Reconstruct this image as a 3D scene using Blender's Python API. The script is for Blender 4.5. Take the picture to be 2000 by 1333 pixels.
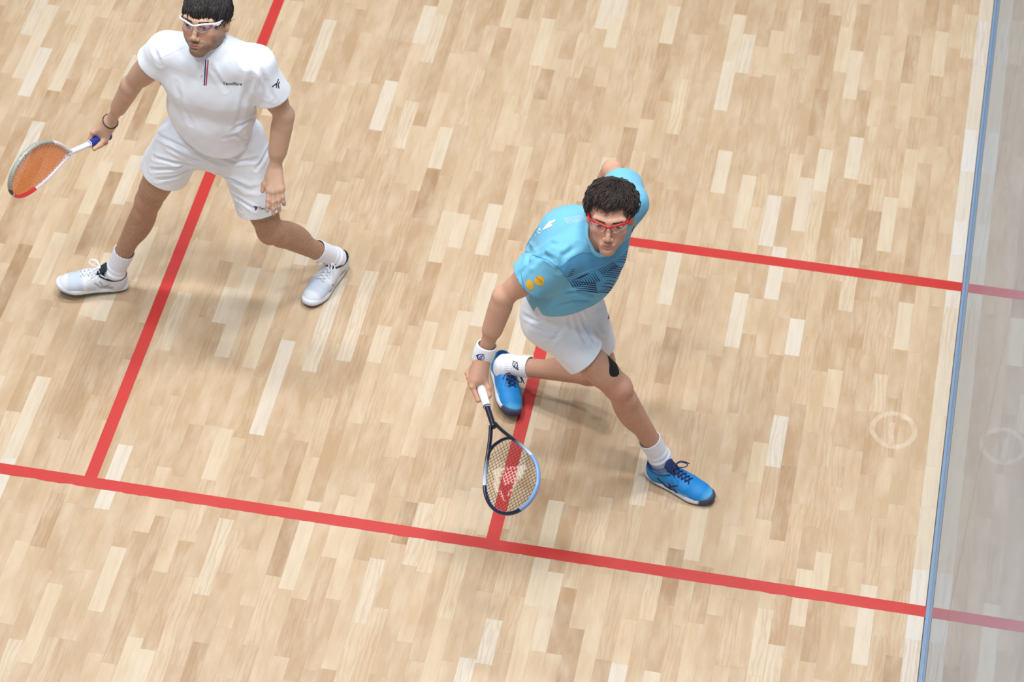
import bpy, bmesh, math, random
import numpy as np
from mathutils import Matrix, Vector
from mathutils.bvhtree import BVHTree

# ------------------------------------------------------------------ clear
for o in list(bpy.data.objects): bpy.data.objects.remove(o)
SC = bpy.context.scene
COL = SC.collection
A = np.array
rng = np.random.default_rng(7)
random.seed(7)

# ------------------------------------------------------------------ camera (solved from the court lines)
CP = A([2.8427, -5.6569, 7.6559]); YAW, PIT, ROL, FPX = -0.2064, 0.8452, -0.0123, 4979.18
_f = A([math.sin(YAW)*math.cos(PIT), math.cos(YAW)*math.cos(PIT), -math.sin(PIT)])
_r = A([math.cos(YAW), -math.sin(YAW), 0.]); _u = np.cross(_r, _f)
CR = math.cos(ROL)*_r + math.sin(ROL)*_u; CU = -math.sin(ROL)*_r + math.cos(ROL)*_u; CF = _f
cam = bpy.data.cameras.new('camera'); cam.sensor_width = 36; cam.lens = FPX/2000*36
cam.clip_end = 60
co = bpy.data.objects.new('camera', cam); COL.objects.link(co)
co.matrix_world = Matrix([[CR[i], CU[i], -CF[i], CP[i]] for i in range(3)] + [[0, 0, 0, 1]])
cam.dof.use_dof = True; cam.dof.focus_distance = 9.25; cam.dof.aperture_fstop = 3.2
SC.camera = co

# ------------------------------------------------------------------ light and exposure
W = bpy.data.worlds.new('world'); SC.world = W; W.use_nodes = True
W.node_tree.nodes['Background'].inputs[0].default_value = (0.82, 0.90, 1.0, 1)
W.node_tree.nodes['Background'].inputs[1].default_value = 0.38
for lx, ly, en in ((-1.2, 2.7, 275), (2.6, 2.9, 320), (-1.3, -0.6, 235), (2.8, -0.6, 270), (0.7, -3.8, 170)):
    L = bpy.data.lights.new('hall_lamp', 'AREA'); L.shape = 'RECTANGLE'; L.size = 1.5; L.size_y = 0.6
    L.energy = en*.97; L.color = (0.96, 0.985, 1.0)
    lo = bpy.data.objects.new('hall_lamp', L); COL.objects.link(lo); lo.location = (lx, ly, 9.2)
SC.view_settings.view_transform = 'Standard'; SC.view_settings.look = 'None'
SC.view_settings.gamma = 1; SC.view_settings.use_curve_mapping = False
SC.view_settings.exposure = 0.0

# ------------------------------------------------------------------ pixels to rays
def rays(px):
    px = np.atleast_2d(np.asarray(px, float))
    d = CF + np.outer((px[:, 0]-1000)/FPX, CR) - np.outer((px[:, 1]-666.5)/FPX, CU)
    return d/np.linalg.norm(d, axis=1)[:, None]
def G(px, z=0.):                                     # point on a ray at height z
    d = rays(px)[0]; return CP + d*(z-CP[2])/d[2]
def S(px, c, L):                                     # point on a ray one bone length from c, the nearer one
    d = rays(px)[0]; o = CP-c; b = o@d; D = b*b-(o@o-L*L)
    return CP + (-b-math.sqrt(max(D, 0)))*d
def project(P):
    d = np.atleast_2d(P)-CP; z = d@CF
    return np.stack([1000+FPX*(d@CR)/z, 666.5-FPX*(d@CU)/z], 1)
def nrm(v): v = np.asarray(v, float); return v/np.linalg.norm(v)

# ------------------------------------------------------------------ objects
OFF = {}
def fast_mesh(name, V, F):
    V = np.asarray(V, np.float32); me = bpy.data.meshes.new(name)
    if isinstance(F, np.ndarray):
        n = F.shape[1]
        me.vertices.add(len(V)); me.vertices.foreach_set('co', V.ravel())
        me.loops.add(F.size); me.loops.foreach_set('vertex_index', F.ravel().astype(np.int32))
        me.polygons.add(len(F)); me.polygons.foreach_set('loop_start', np.arange(0, F.size, n, dtype=np.int32))
        me.update(calc_edges=True)
    else:
        me.from_pydata(V.tolist(), [], [list(map(int, f)) for f in F])
    return me
def mk(name, V, F, mat, parent=None, smooth=True, base=None, attrs=None, solid=None):
    """one mesh object; V in world metres"""
    if parent is not None: off = OFF[parent.name]
    else: off = np.zeros(3) if base is None else A(base, float)
    me = fast_mesh(name, np.asarray(V, float)-off, F)
    me.polygons.foreach_set('use_smooth', np.full(len(me.polygons), smooth))
    for k, v in (attrs or {}).items():
        a = me.attributes.new(k, 'FLOAT', 'POINT'); a.data.foreach_set('value', np.asarray(v, np.float32))
    mats = mat if isinstance(mat, (list, tuple)) else [mat]
    for m in mats: me.materials.append(m)
    o = bpy.data.objects.new(name, me); COL.objects.link(o)
    if parent is not None: o.parent = parent
    else: o.location = off
    OFF[o.name] = off
    if solid:
        md = o.modifiers.new('solid', 'SOLIDIFY'); md.thickness = solid; md.offset = -1
    return o
def empty(name, loc):
    o = bpy.data.objects.new(name, None); COL.objects.link(o); o.location = loc; o.empty_display_size = .1
    OFF[o.name] = A(loc, float); return o
def tag(o, label=None, cat=None, group=None, kind=None):
    for k, v in (('label', label), ('category', cat), ('group', group), ('kind', kind)):
        if v: o[k] = v
    return o

# ------------------------------------------------------------------ materials
def s2l(c): 
    c = [x/255 for x in c]; return tuple(x/12.92 if x <= .04045 else ((x+.055)/1.055)**2.4 for x in c)
class NT:
    def __init__(s, name):
        s.m = bpy.data.materials.new(name); s.m.use_nodes = True; s.t = s.m.node_tree
        s.b = s.t.nodes['Principled BSDF']; s.out = s.t.nodes['Material Output']
    def n(s, typ, **kw):
        x = s.t.nodes.new(typ)
        for k, v in kw.items():
            if k.startswith('i_'):
                key = k[2:]; key = int(key) if key.isdigit() else key.replace('_', ' ')
                if hasattr(v, 'is_output') or isinstance(v, bpy.types.NodeSocket): s.t.links.new(v, x.inputs[key])
                else: x.inputs[key].default_value = v
            else: setattr(x, k, v)
        return x
    def l(s, a, b): s.t.links.new(a, b)
    def attr(s, name, typ='GEOMETRY'): return s.n('ShaderNodeAttribute', attribute_name=name, attribute_type=typ).outputs['Fac']
    def math(s, op, a, b=0.): return s.n('ShaderNodeMath', operation=op, i_0=a, i_1=b).outputs[0]
    def mix(s, f, a, b, bl='MIX'):
        x = s.n('ShaderNodeMix', data_type='RGBA', blend_type=bl)
        for i, v in ((0, f), (6, a), (7, b)):
            if isinstance(v, bpy.types.NodeSocket): s.l(v, x.inputs[i])
            elif i == 0: x.inputs[0].default_value = v
            else: x.inputs[i].default_value = (*v, 1)[:4]
        return x.outputs[2]
    def noise(s, scale, detail=3, rough=.5, vec=None, out='Fac'):
        x = s.n('ShaderNodeTexNoise'); x.inputs['Scale'].default_value = scale; x.inputs['Detail'].default_value = detail
        x.inputs['Roughness'].default_value = rough
        if vec is not None: s.l(vec, x.inputs['Vector'])
        return x.outputs[out]
    def ramp(s, f, stops):
        x = s.n('ShaderNodeValToRGB'); s.l(f, x.inputs[0]); e = x.color_ramp.elements
        while len(e) < len(stops): e.new(.5)
        for i, (p, c) in enumerate(stops): e[i].position = p; e[i].color = (*c, 1)[:4]
        return x.outputs[0]
    def bump(s, h, strength=.3, dist=.002):
        x = s.n('ShaderNodeBump'); x.inputs['Strength'].default_value = strength; x.inputs['Distance'].default_value = dist
        s.l(h, x.inputs['Height']); s.l(x.outputs[0], s.b.inputs['Normal'])
    def base(s, c):
        if isinstance(c, bpy.types.NodeSocket): s.l(c, s.b.inputs['Base Color'])
        else: s.b.inputs['Base Color'].default_value = (*c, 1)[:4]
    def pos(s): return s.n('ShaderNodeNewGeometry').outputs['Position']
def plain(name, rgb, rough=.5, spec=.5, metal=0., bumpscale=0, bstr=.2, vary=.06, sheen=0.):
    t = NT(name); c = s2l(rgb)
    if vary:
        f = t.noise(40, 3, .6, t.pos()); t.base(t.mix(f, tuple(x*(1-vary) for x in c), tuple(min(1, x*(1+vary)) for x in c)))
    else: t.base(c)
    t.b.inputs['Roughness'].default_value = rough; t.b.inputs['Specular IOR Level'].default_value = spec
    t.b.inputs['Metallic'].default_value = metal
    if sheen: t.b.inputs['Sheen Weight'].default_value = sheen
    if bumpscale: t.bump(t.noise(bumpscale, 2, .5, t.pos()), bstr, .001)
    return t.m
def skin(name, c0, c1, lip, beard, cheek):
    t = NT(name); p = t.pos()
    f = t.math('ADD', t.math('MULTIPLY', t.noise(11, 5, .62, p), .75), t.math('MULTIPLY', t.noise(70, 4, .7, p), .35)); c = t.mix(f, s2l(c0), s2l(c1))
    c = t.mix(t.math('MULTIPLY', t.attr('knee'), .5), c, s2l(cheek))
    c = t.mix(t.math('MULTIPLY', t.attr('leg'), .38), c, s2l((164, 118, 90)))
    hs = t.n('ShaderNodeVectorMath', operation='MULTIPLY', i_0=p, i_1=(1, 1, .28)).outputs[0]
    hr = t.ramp(t.noise(330, 4, .75, hs), [(.40, (0, 0, 0)), (.62, (1, 1, 1))]); c = t.mix(t.math('MULTIPLY', t.math('MULTIPLY', t.attr('leg'), hr), t.math('ADD', .22, t.math('MULTIPLY', t.noise(9, 2, .5, p), .5))), c, s2l((96, 66, 48)))
    c = t.mix(t.math('MULTIPLY', t.attr('cheek'), .55), c, s2l(cheek))
    c = t.mix(t.attr('lip'), c, s2l(lip))
    bn = t.math('MULTIPLY', t.attr('beard'), t.math('ADD', .55, t.math('MULTIPLY', t.noise(420, 2, .6, p), .6)))
    c = t.mix(bn, c, s2l(beard)); t.base(c)
    t.b.inputs['Roughness'].default_value = .52; t.b.inputs['Specular IOR Level'].default_value = .38
    t.b.inputs['Subsurface Weight'].default_value = .12; t.b.inputs['Subsurface Radius'].default_value = (.9, .35, .2)
    t.b.inputs['Subsurface Scale'].default_value = .006
    t.bump(t.noise(240, 4, .7, p), .35, .0016)
    return t.m

# ------------------------------------------------------------------ implicit modelling
class Prim:
    def __init__(s, f, lo, hi, k, sub=False): s.f, s.lo, s.hi, s.k, s.sub = f, A(lo, float), A(hi, float), k, sub
def rcone(a, b, ra, rb, k=.02, sub=False):
    a, b = A(a, float), A(b, float); ab = b-a; L2 = max(ab@ab, 1e-9)
    def f(P):
        d = P-a; t = np.clip(d@ab/L2, 0, 1); q = d-t[:, None]*ab
        return np.sqrt((q*q).sum(1))-(ra+(rb-ra)*t)
    m = max(ra, rb); return Prim(f, np.minimum(a, b)-m, np.maximum(a, b)+m, k, sub)
def econe(a, b, ra, rb, X, k=.02, sub=False):          # elliptical section, ra/rb = (half width along X, half depth)
    a, b = A(a, float), A(b, float); ab = b-a; L = np.linalg.norm(ab); Z = ab/L
    X = nrm(A(X)-Z*(A(X)@Z)); Y = np.cross(Z, X)
    def f(P):
        d = P-a; h = d@Z; t = np.clip(h/L, 0, 1)
        rx = ra[0]+(rb[0]-ra[0])*t; ry = ra[1]+(rb[1]-ra[1])*t; rm = np.minimum(rx, ry)
        e = h-t*L
        return (np.sqrt((d@X/rx)**2+(d@Y/ry)**2+(e/rm)**2)-1)*rm
    m = max(*ra, *rb); return Prim(f, np.minimum(a, b)-m, np.maximum(a, b)+m, k, sub)
def capcone(a, b, ra, rb, k=.02):                      # cone with a flat far end
    a, b = A(a, float), A(b, float); ab = b-a; L = np.linalg.norm(ab); Z = ab/L
    def f(P):
        d = P-a; h = d@Z; t = np.clip(h/L, 0, 1); q = d-np.outer(np.maximum(h, 0), Z)
        return np.maximum(np.sqrt((q*q).sum(1))-(ra+(rb-ra)*t), h-L)
    m = max(ra, rb); return Prim(f, np.minimum(a, b)-m, np.maximum(a, b)+m, k)
def ell(c, r, M=None, k=.02, sub=False):               # M rows = axes
    c = A(c, float); r = A(r, float); M = np.eye(3) if M is None else A(M, float)
    def f(P):
        q = (P-c)@M.T; k0 = np.sqrt(((q/r)**2).sum(1)); k1 = np.sqrt(((q/r**2)**2).sum(1))+1e-9
        return k0*(k0-1)/k1
    m = r.max(); return Prim(f, c-m, c+m, k, sub)
def ev(prims, P, cull=None):
    d = np.full(len(P), 1.)
    if cull is not None: lo, hi = cull
    for p in prims:
        if cull is not None:
            m = p.k+.012
            if (p.lo-m > hi).any() or (p.hi+m < lo).any(): continue
        dp = p.f(P); k = p.k
        if p.sub:
            h = np.maximum(k-np.abs(-d-dp), 0)/k; d = np.maximum(d, -dp)+h*h*k*.25
        else:
            h = np.maximum(k-np.abs(d-dp), 0)/k; d = np.minimum(d, dp)-h*h*k*.25
    return d
_CO = [(i, j, k) for i in (0, 1) for j in (0, 1) for k in (0, 1)]
_ED = [(a, b) for a in _CO for b in _CO if sum(abs(x-y) for x, y in zip(a, b)) == 1 and a < b]
def surf(prims, h, n=14):
    """surface nets over the zero level of the field; returns vertices and quads"""
    U = [p for p in prims if not p.sub]
    lo = np.min([p.lo for p in U], 0)-.02; hi = np.max([p.hi for p in U], 0)+.02
    ch = n*h; N = np.ceil((hi-lo)/ch).astype(int)
    ci = np.stack(np.meshgrid(*[np.arange(k) for k in N], indexing='ij'), -1).reshape(-1, 3)
    cc = lo+(ci+.5)*ch; act = []
    for s in range(0, len(cc), 20000):
        act.append(np.abs(ev(prims, cc[s:s+20000])) < ch*1.05+.008)
    ci = ci[np.concatenate(act)]
    g = np.stack(np.meshgrid(*[np.arange(n+1)]*3, indexing='ij'), -1).reshape(-1, 3)
    NY, NZ = N[1]*n+2, N[2]*n+2
    ids, vs, fs = [], [], []
    for c in ci:
        o = c*n; P = lo+(g+o)*h
        D = ev(prims, P, (P[0], P[-1])).reshape(n+1, n+1, n+1); Sg = D < 0
        if Sg.all() or not Sg.any(): continue
        cnt = np.zeros((n, n, n), np.int8)
        for a in _CO: cnt += Sg[a[0]:a[0]+n, a[1]:a[1]+n, a[2]:a[2]+n]
        ix = np.argwhere((cnt > 0) & (cnt < 8))
        if len(ix):
            acc = np.zeros((len(ix), 3)); w = np.zeros(len(ix))
            for a, b in _ED:
                da = D[ix[:, 0]+a[0], ix[:, 1]+a[1], ix[:, 2]+a[2]]; db = D[ix[:, 0]+b[0], ix[:, 1]+b[1], ix[:, 2]+b[2]]
                m = (da < 0) != (db < 0); t = np.where(m, da/np.where(m, da-db, 1), 0)
                acc += m[:, None]*(A(a)+t[:, None]*(A(b)-A(a))); w += m
            vs.append(lo+(ix+o+acc/w[:, None])*h); gi = ix+o
            ids.append((gi[:, 0].astype(np.int64)*NY+gi[:, 1])*NZ+gi[:, 2])
        for ax in range(3):
            s0 = Sg[:n, :n, :n]; sl = [slice(0, n)]*3; sl[ax] = slice(1, n+1); s1 = Sg[tuple(sl)]
            e = np.argwhere(s0 != s1)
            if not len(e): continue
            fl = s0[e[:, 0], e[:, 1], e[:, 2]]; e = e+o; u, v = (ax+1) % 3, (ax+2) % 3
            q = []
            for du, dv in ((-1, -1), (0, -1), (0, 0), (-1, 0)):
                t = e.copy(); t[:, u] += du; t[:, v] += dv
                q.append((t[:, 0].astype(np.int64)*NY+t[:, 1])*NZ+t[:, 2])
            q = np.stack(q, 1); q[~fl] = q[~fl][:, ::-1]; fs.append(q)
    ids = np.concatenate(ids); vs = np.concatenate(vs); fs = np.concatenate(fs)
    od = np.argsort(ids); ids = ids[od]; vs = vs[od]
    fi = np.searchsorted(ids, fs); fi = np.minimum(fi, len(ids)-1)
    ok = (ids[fi] == fs).all(1); return vs, fi[ok]
def tris(F): return np.concatenate([F[:, [0, 1, 2]], F[:, [0, 2, 3]]]) if F.shape[1] == 4 else F
def vnormals(V, T):
    n = np.cross(V[T[:, 1]]-V[T[:, 0]], V[T[:, 2]]-V[T[:, 0]]); o = np.zeros_like(V)
    for i in range(3): np.add.at(o, T[:, i], n)
    return o/np.maximum(np.linalg.norm(o, axis=1), 1e-12)[:, None]
def relax(V, T, it=2, lam=.5):
    E = np.concatenate([T[:, [0, 1]], T[:, [1, 2]], T[:, [2, 0]]]); c = np.bincount(E[:, 0], minlength=len(V))+np.bincount(E[:, 1], minlength=len(V))
    for _ in range(it):
        s = np.zeros_like(V)
        for k in range(3):
            s[:, k] = np.bincount(E[:, 0], V[E[:, 1], k], len(V))+np.bincount(E[:, 1], V[E[:, 0], k], len(V))
        V = V+lam*(s/np.maximum(c, 1)[:, None]-V)
    return V
def clip(V, T, f):
    """keep the part of a triangle mesh where f < 0, cut along f = 0"""
    f = np.where(np.abs(f) < 1e-9, 1e-9, f); neg = f < 0; c = neg[T].sum(1)
    out = [T[c == 3]]; newV = [V]; base = len(V); cache = {}
    extra = []
    def cut(i, j):
        k = (i, j) if i < j else (j, i)
        if k not in cache:
            a, b = k; t = f[a]/(f[a]-f[b]); cache[k] = base+len(extra); extra.append(V[a]+t*(V[b]-V[a]))
        return cache[k]
    nt = []
    for t in T[(c == 1) | (c == 2)]:
        t = [int(x) for x in t]; m = [bool(neg[x]) for x in t]
        if sum(m) == 1:
            while not m[0]: t = t[1:]+t[:1]; m = m[1:]+m[:1]
            nt.append((t[0], cut(t[0], t[1]), cut(t[0], t[2])))
        else:
            while m[0]: t = t[1:]+t[:1]; m = m[1:]+m[:1]
            p, q = cut(t[0], t[1]), cut(t[0], t[2]); nt += [(p, t[1], t[2]), (p, t[2], q)]
    if extra: newV.append(A(extra))
    V2 = np.concatenate(newV); T2 = np.concatenate([out[0], A(nt, int).reshape(-1, 3)]) if nt else out[0]
    us, inv = np.unique(T2, return_inverse=True)
    return V2[us], inv.reshape(-1, 3)
def bvh(V, T): return BVHTree.FromPolygons(V.tolist(), T.tolist())
def hit(tree, px, lift=0.):
    """camera rays through pixels onto a surface; nan where missed"""
    out = np.full((len(px), 3), np.nan); d = rays(px); o = Vector(CP)
    for i in range(len(px)):
        p, n, _, _ = tree.ray_cast(o, Vector(d[i]))
        if p is not None:
            if n.dot(Vector(d[i])) > 0: n = -n
            out[i] = A(p)+A(n)*lift
    return out
def sines(P, scale, seed, n=7):
    r = np.random.default_rng(seed); s = np.zeros(len(P))
    for _ in range(n):
        k = r.normal(size=3); k *= scale*r.uniform(.6, 1.5)/np.linalg.norm(k); s += np.sin(P@k*2*math.pi+r.uniform(0, 6.28))
    return s/n**.5
def segdist(P, L):
    d = np.full(len(P), 9.); 
    for a, b in zip(L[:-1], L[1:]):
        ab = b-a; t = np.clip((P-a)@ab/max(ab@ab, 1e-12), 0, 1); d = np.minimum(d, np.linalg.norm(P-a-t[:, None]*ab, axis=1))
    return d
def folds(V, T, lines, seed=0, amp=.0015, scale=5., lift=1.6):
    """press fold lines, given as pixel polylines (width m, depth m, points), into a cloth surface"""
    N = vnormals(V, T); tr = bvh(V, T); disp = amp*sines(V, scale, seed)+amp*.5*sines(V, scale*2.3, seed+1)
    for w, dep, pts in lines:
        pts = A(pts, float); den = np.concatenate([pts[i]+(pts[i+1]-pts[i])*np.linspace(0, 1, 5)[:, None] for i in range(len(pts)-1)])
        L = hit(tr, den); L = L[~np.isnan(L[:, 0])]
        if len(L) < 2: continue
        lo, hi = L.min(0)-4*w, L.max(0)+4*w; m = ((V > lo) & (V < hi)).all(1)
        if not m.any(): continue
        d = segdist(V[m], L); e = np.exp(-(d/w)**2)-.55*np.exp(-((d-lift*w)/w)**2)
        ends = np.minimum(np.linalg.norm(V[m]-L[0], axis=1), np.linalg.norm(V[m]-L[-1], axis=1)); e *= np.clip(ends/(3.2*w), 0, 1)
        disp[m] -= 1.55*dep*e
    return V+N*disp[:, None]
# ------------------------------------------------------------------ print on surfaces
def polyfield(Q, poly):                                # signed distance to a pixel polygon (negative inside)
    poly = A(poly, float); d = np.full(len(Q), 1e9); ins = np.zeros(len(Q), bool)
    for a, b in zip(poly, np.roll(poly, -1, 0)):
        ab = b-a; t = np.clip((Q-a)@ab/max(ab@ab, 1e-9), 0, 1); d = np.minimum(d, np.linalg.norm(Q-a-t[:, None]*ab, axis=1))
        c = (a[1] > Q[:, 1]) != (b[1] > Q[:, 1])
        x = a[0]+(Q[:, 1]-a[1])*(b[0]-a[0])/np.where(abs(b[1]-a[1]) < 1e-9, 1e-9, b[1]-a[1]); ins ^= c & (Q[:, 0] < x)
    return np.where(ins, -d, d)
def strokefield(Q, pts, w, w2=None):                   # tapering stroke of half width w -> w2
    pts = A(pts, float); d = np.full(len(Q), 1e9); n = len(pts)-1; w2 = w if w2 is None else w2
    for i, (a, b) in enumerate(zip(pts[:-1], pts[1:])):
        ab = b-a; t = np.clip((Q-a)@ab/max(ab@ab, 1e-9), 0, 1); d = np.minimum(d, np.linalg.norm(Q-a-t[:, None]*ab, axis=1)-(w+(w2-w)*(i+t)/n))
    return d
def decal(name, fields, tree, mat, parent, step=1.0, lift=.0009, one=False):
    """flat print laid on a surface: union of pixel fields, cast onto the surface"""
    VV, TT, k = [], [], 0
    for fn, (x0, y0, x1, y1) in fields:
        xs = np.arange(x0-2, x1+2+step, step); ys = np.arange(y0-2, y1+2+step, step)
        Q = np.stack(np.meshgrid(xs, ys, indexing='ij'), -1).reshape(-1, 2); ny = len(ys)
        i, j = np.meshgrid(np.arange(len(xs)-1), np.arange(ny-1), indexing='ij'); b = (i*ny+j).ravel()
        T = np.concatenate([np.stack([b, b+1, b+ny], 1), np.stack([b+1, b+ny+1, b+ny], 1)])
        V, T = clip(np.c_[Q, np.zeros(len(Q))], T, fn(Q))
        if len(T) == 0: continue
        VV.append(V[:, :2]); TT.append(T+k); k += len(V)
    Q = np.concatenate(VV); T = np.concatenate(TT); P = hit(tree, Q, lift)
    ok = ~np.isnan(P[:, 0]); T = T[ok[T].all(1)]
    if len(T) == 0: return None
    e = np.max([np.linalg.norm(P[T[:, i]]-P[T[:, (i+1) % 3]], axis=1) for i in range(3)], 0); T = T[e < .02*max(step, .6)]
    if len(T) == 0: return None
    if one:                                             # keep the largest connected piece
        lab = np.arange(len(P))
        while True:
            m = lab[T].min(1); l2 = lab.copy()
            for i in range(3): np.minimum.at(l2, T[:, i], m)
            if (l2 == lab).all(): break
            lab = l2
        g, n = np.unique(lab[T[:, 0]], return_counts=True); T = T[lab[T[:, 0]] == g[n.argmax()]]
    us, inv = np.unique(T, return_inverse=True); return mk(name, P[us], inv.reshape(-1, 3), mat, parent)
def bb(pts, w=0): p = A(pts, float); return (*(p.min(0)-w), *(p.max(0)+w))
def poly(pts): return (lambda Q: polyfield(Q, pts), bb(pts))
def stroke(pts, w, w2=None): return (lambda Q: strokefield(Q, pts, w, w2), bb(pts, max(w, w2 or 0)))
def oval(c, rx, ry, ang=0, ring=None):
    ca, sa = math.cos(ang), math.sin(ang); m = max(rx, ry)+1
    def f(Q):
        d = Q-A(c); x = d[:, 0]*ca+d[:, 1]*sa; y = -d[:, 0]*sa+d[:, 1]*ca; v = (np.sqrt((x/rx)**2+(y/ry)**2)-1)*min(rx, ry)
        return np.abs(v)-ring if ring else v
    return (f, (c[0]-m, c[1]-m, c[0]+m, c[1]+m))
def text_decal(name, txt, o, ex, ey, tree, mat, parent, lift=.001, offset=0.):
    """lettering: o = pixel of the baseline start, ex / ey = pixel vectors of one em across and up"""
    cu = bpy.data.curves.new('t', 'FONT'); cu.body = txt; cu.offset = offset; cu.resolution_u = 2
    ob = bpy.data.objects.new('t', cu); COL.objects.link(ob); dg = bpy.context.evaluated_depsgraph_get()
    me = ob.evaluated_get(dg).to_mesh(); V = A([v.co[:] for v in me.vertices]); F = [tuple(p.vertices) for p in me.polygons]
    ob.evaluated_get(dg).to_mesh_clear(); bpy.data.objects.remove(ob); bpy.data.curves.remove(cu)
    P = hit(tree, A(o)+np.outer(V[:, 0], ex)+np.outer(V[:, 1], ey), lift); ok = ~np.isnan(P[:, 0])
    F = [f for f in F if all(ok[i] for i in f)]; P[~ok] = P[ok].mean(0) if ok.any() else 0
    return mk(name, P, F, mat, parent) if F else None
# ------------------------------------------------------------------ tubes
def spline(P, n, closed=False):
    P = A(P, float); m = len(P); out = []
    rngi = range(m) if closed else range(m-1)
    for i in rngi:
        g = (lambda j: P[j % m]) if closed else (lambda j: P[min(max(j, 0), m-1)])
        a, b, c, d = g(i-1), g(i), g(i+1), g(i+2)
        for t in np.linspace(0, 1, n, endpoint=False):
            out.append(.5*((2*b)+(c-a)*t+(2*a-5*b+4*c-d)*t*t+(3*b-a-3*c+d)*t**3))
    if not closed: out.append(P[-1])
    return A(out)
def tube(P, r, sides=8, closed=False, up=None, flat=1.):
    """swept tube; r scalar or per-point; flat squashes the section along up"""
    P = A(P, float); n = len(P); r = np.broadcast_to(np.asarray(r, float), n)
    T = np.roll(P, -1, 0)-np.roll(P, 1, 0)
    if not closed: T[0] = P[1]-P[0]; T[-1] = P[-1]-P[-2]
    T /= np.maximum(np.linalg.norm(T, axis=1), 1e-12)[:, None]
    if up is None: up = A([0, 0, 1.]) if abs(T[:, 2]).mean() < .8 else A([1., 0, 0])
    up = np.broadcast_to(A(up, float), P.shape)
    X = np.cross(T, up); X /= np.maximum(np.linalg.norm(X, axis=1), 1e-9)[:, None]; Y = np.cross(X, T)
    a = np.linspace(0, 2*math.pi, sides, endpoint=False)
    V = (P[:, None]+r[:, None, None]*(np.cos(a)[None, :, None]*X[:, None]+flat*np.sin(a)[None, :, None]*Y[:, None])).reshape(-1, 3)
    F = []; m = n if closed else n-1
    for i in range(m):
        for j in range(sides):
            k = (i+1) % n; F.append((i*sides+j, i*sides+(j+1) % sides, k*sides+(j+1) % sides, k*sides+j))
    if not closed:
        V = np.concatenate([V, P[:1], P[-1:]]); c0, c1 = len(V)-2, len(V)-1
        for j in range(sides):
            F.append((c0, (j+1) % sides, j, j)); F.append((c1, (n-1)*sides+j, (n-1)*sides+(j+1) % sides, (n-1)*sides+(j+1) % sides))
    T3 = []
    for f in F:
        T3.append((f[0], f[1], f[2]))
        if f[3] != f[2]: T3.append((f[0], f[2], f[3]))
    return V, A(T3)
def join(*L):
    VV, TT, k = [], [], 0
    for V, T in L: VV.append(V); TT.append(T+k); k += len(V)
    return np.concatenate(VV), np.concatenate(TT)
def box(c, X, Y, Z):
    V = A([A(c)+sx*A(X)+sy*A(Y)+sz*A(Z) for sx in (-1, 1) for sy in (-1, 1) for sz in (-1, 1)], float)
    F = A([(0, 1, 3, 2), (4, 6, 7, 5), (0, 4, 5, 1), (2, 3, 7, 6), (0, 2, 6, 4), (1, 5, 7, 3)])
    return V, tris(F)
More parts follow.
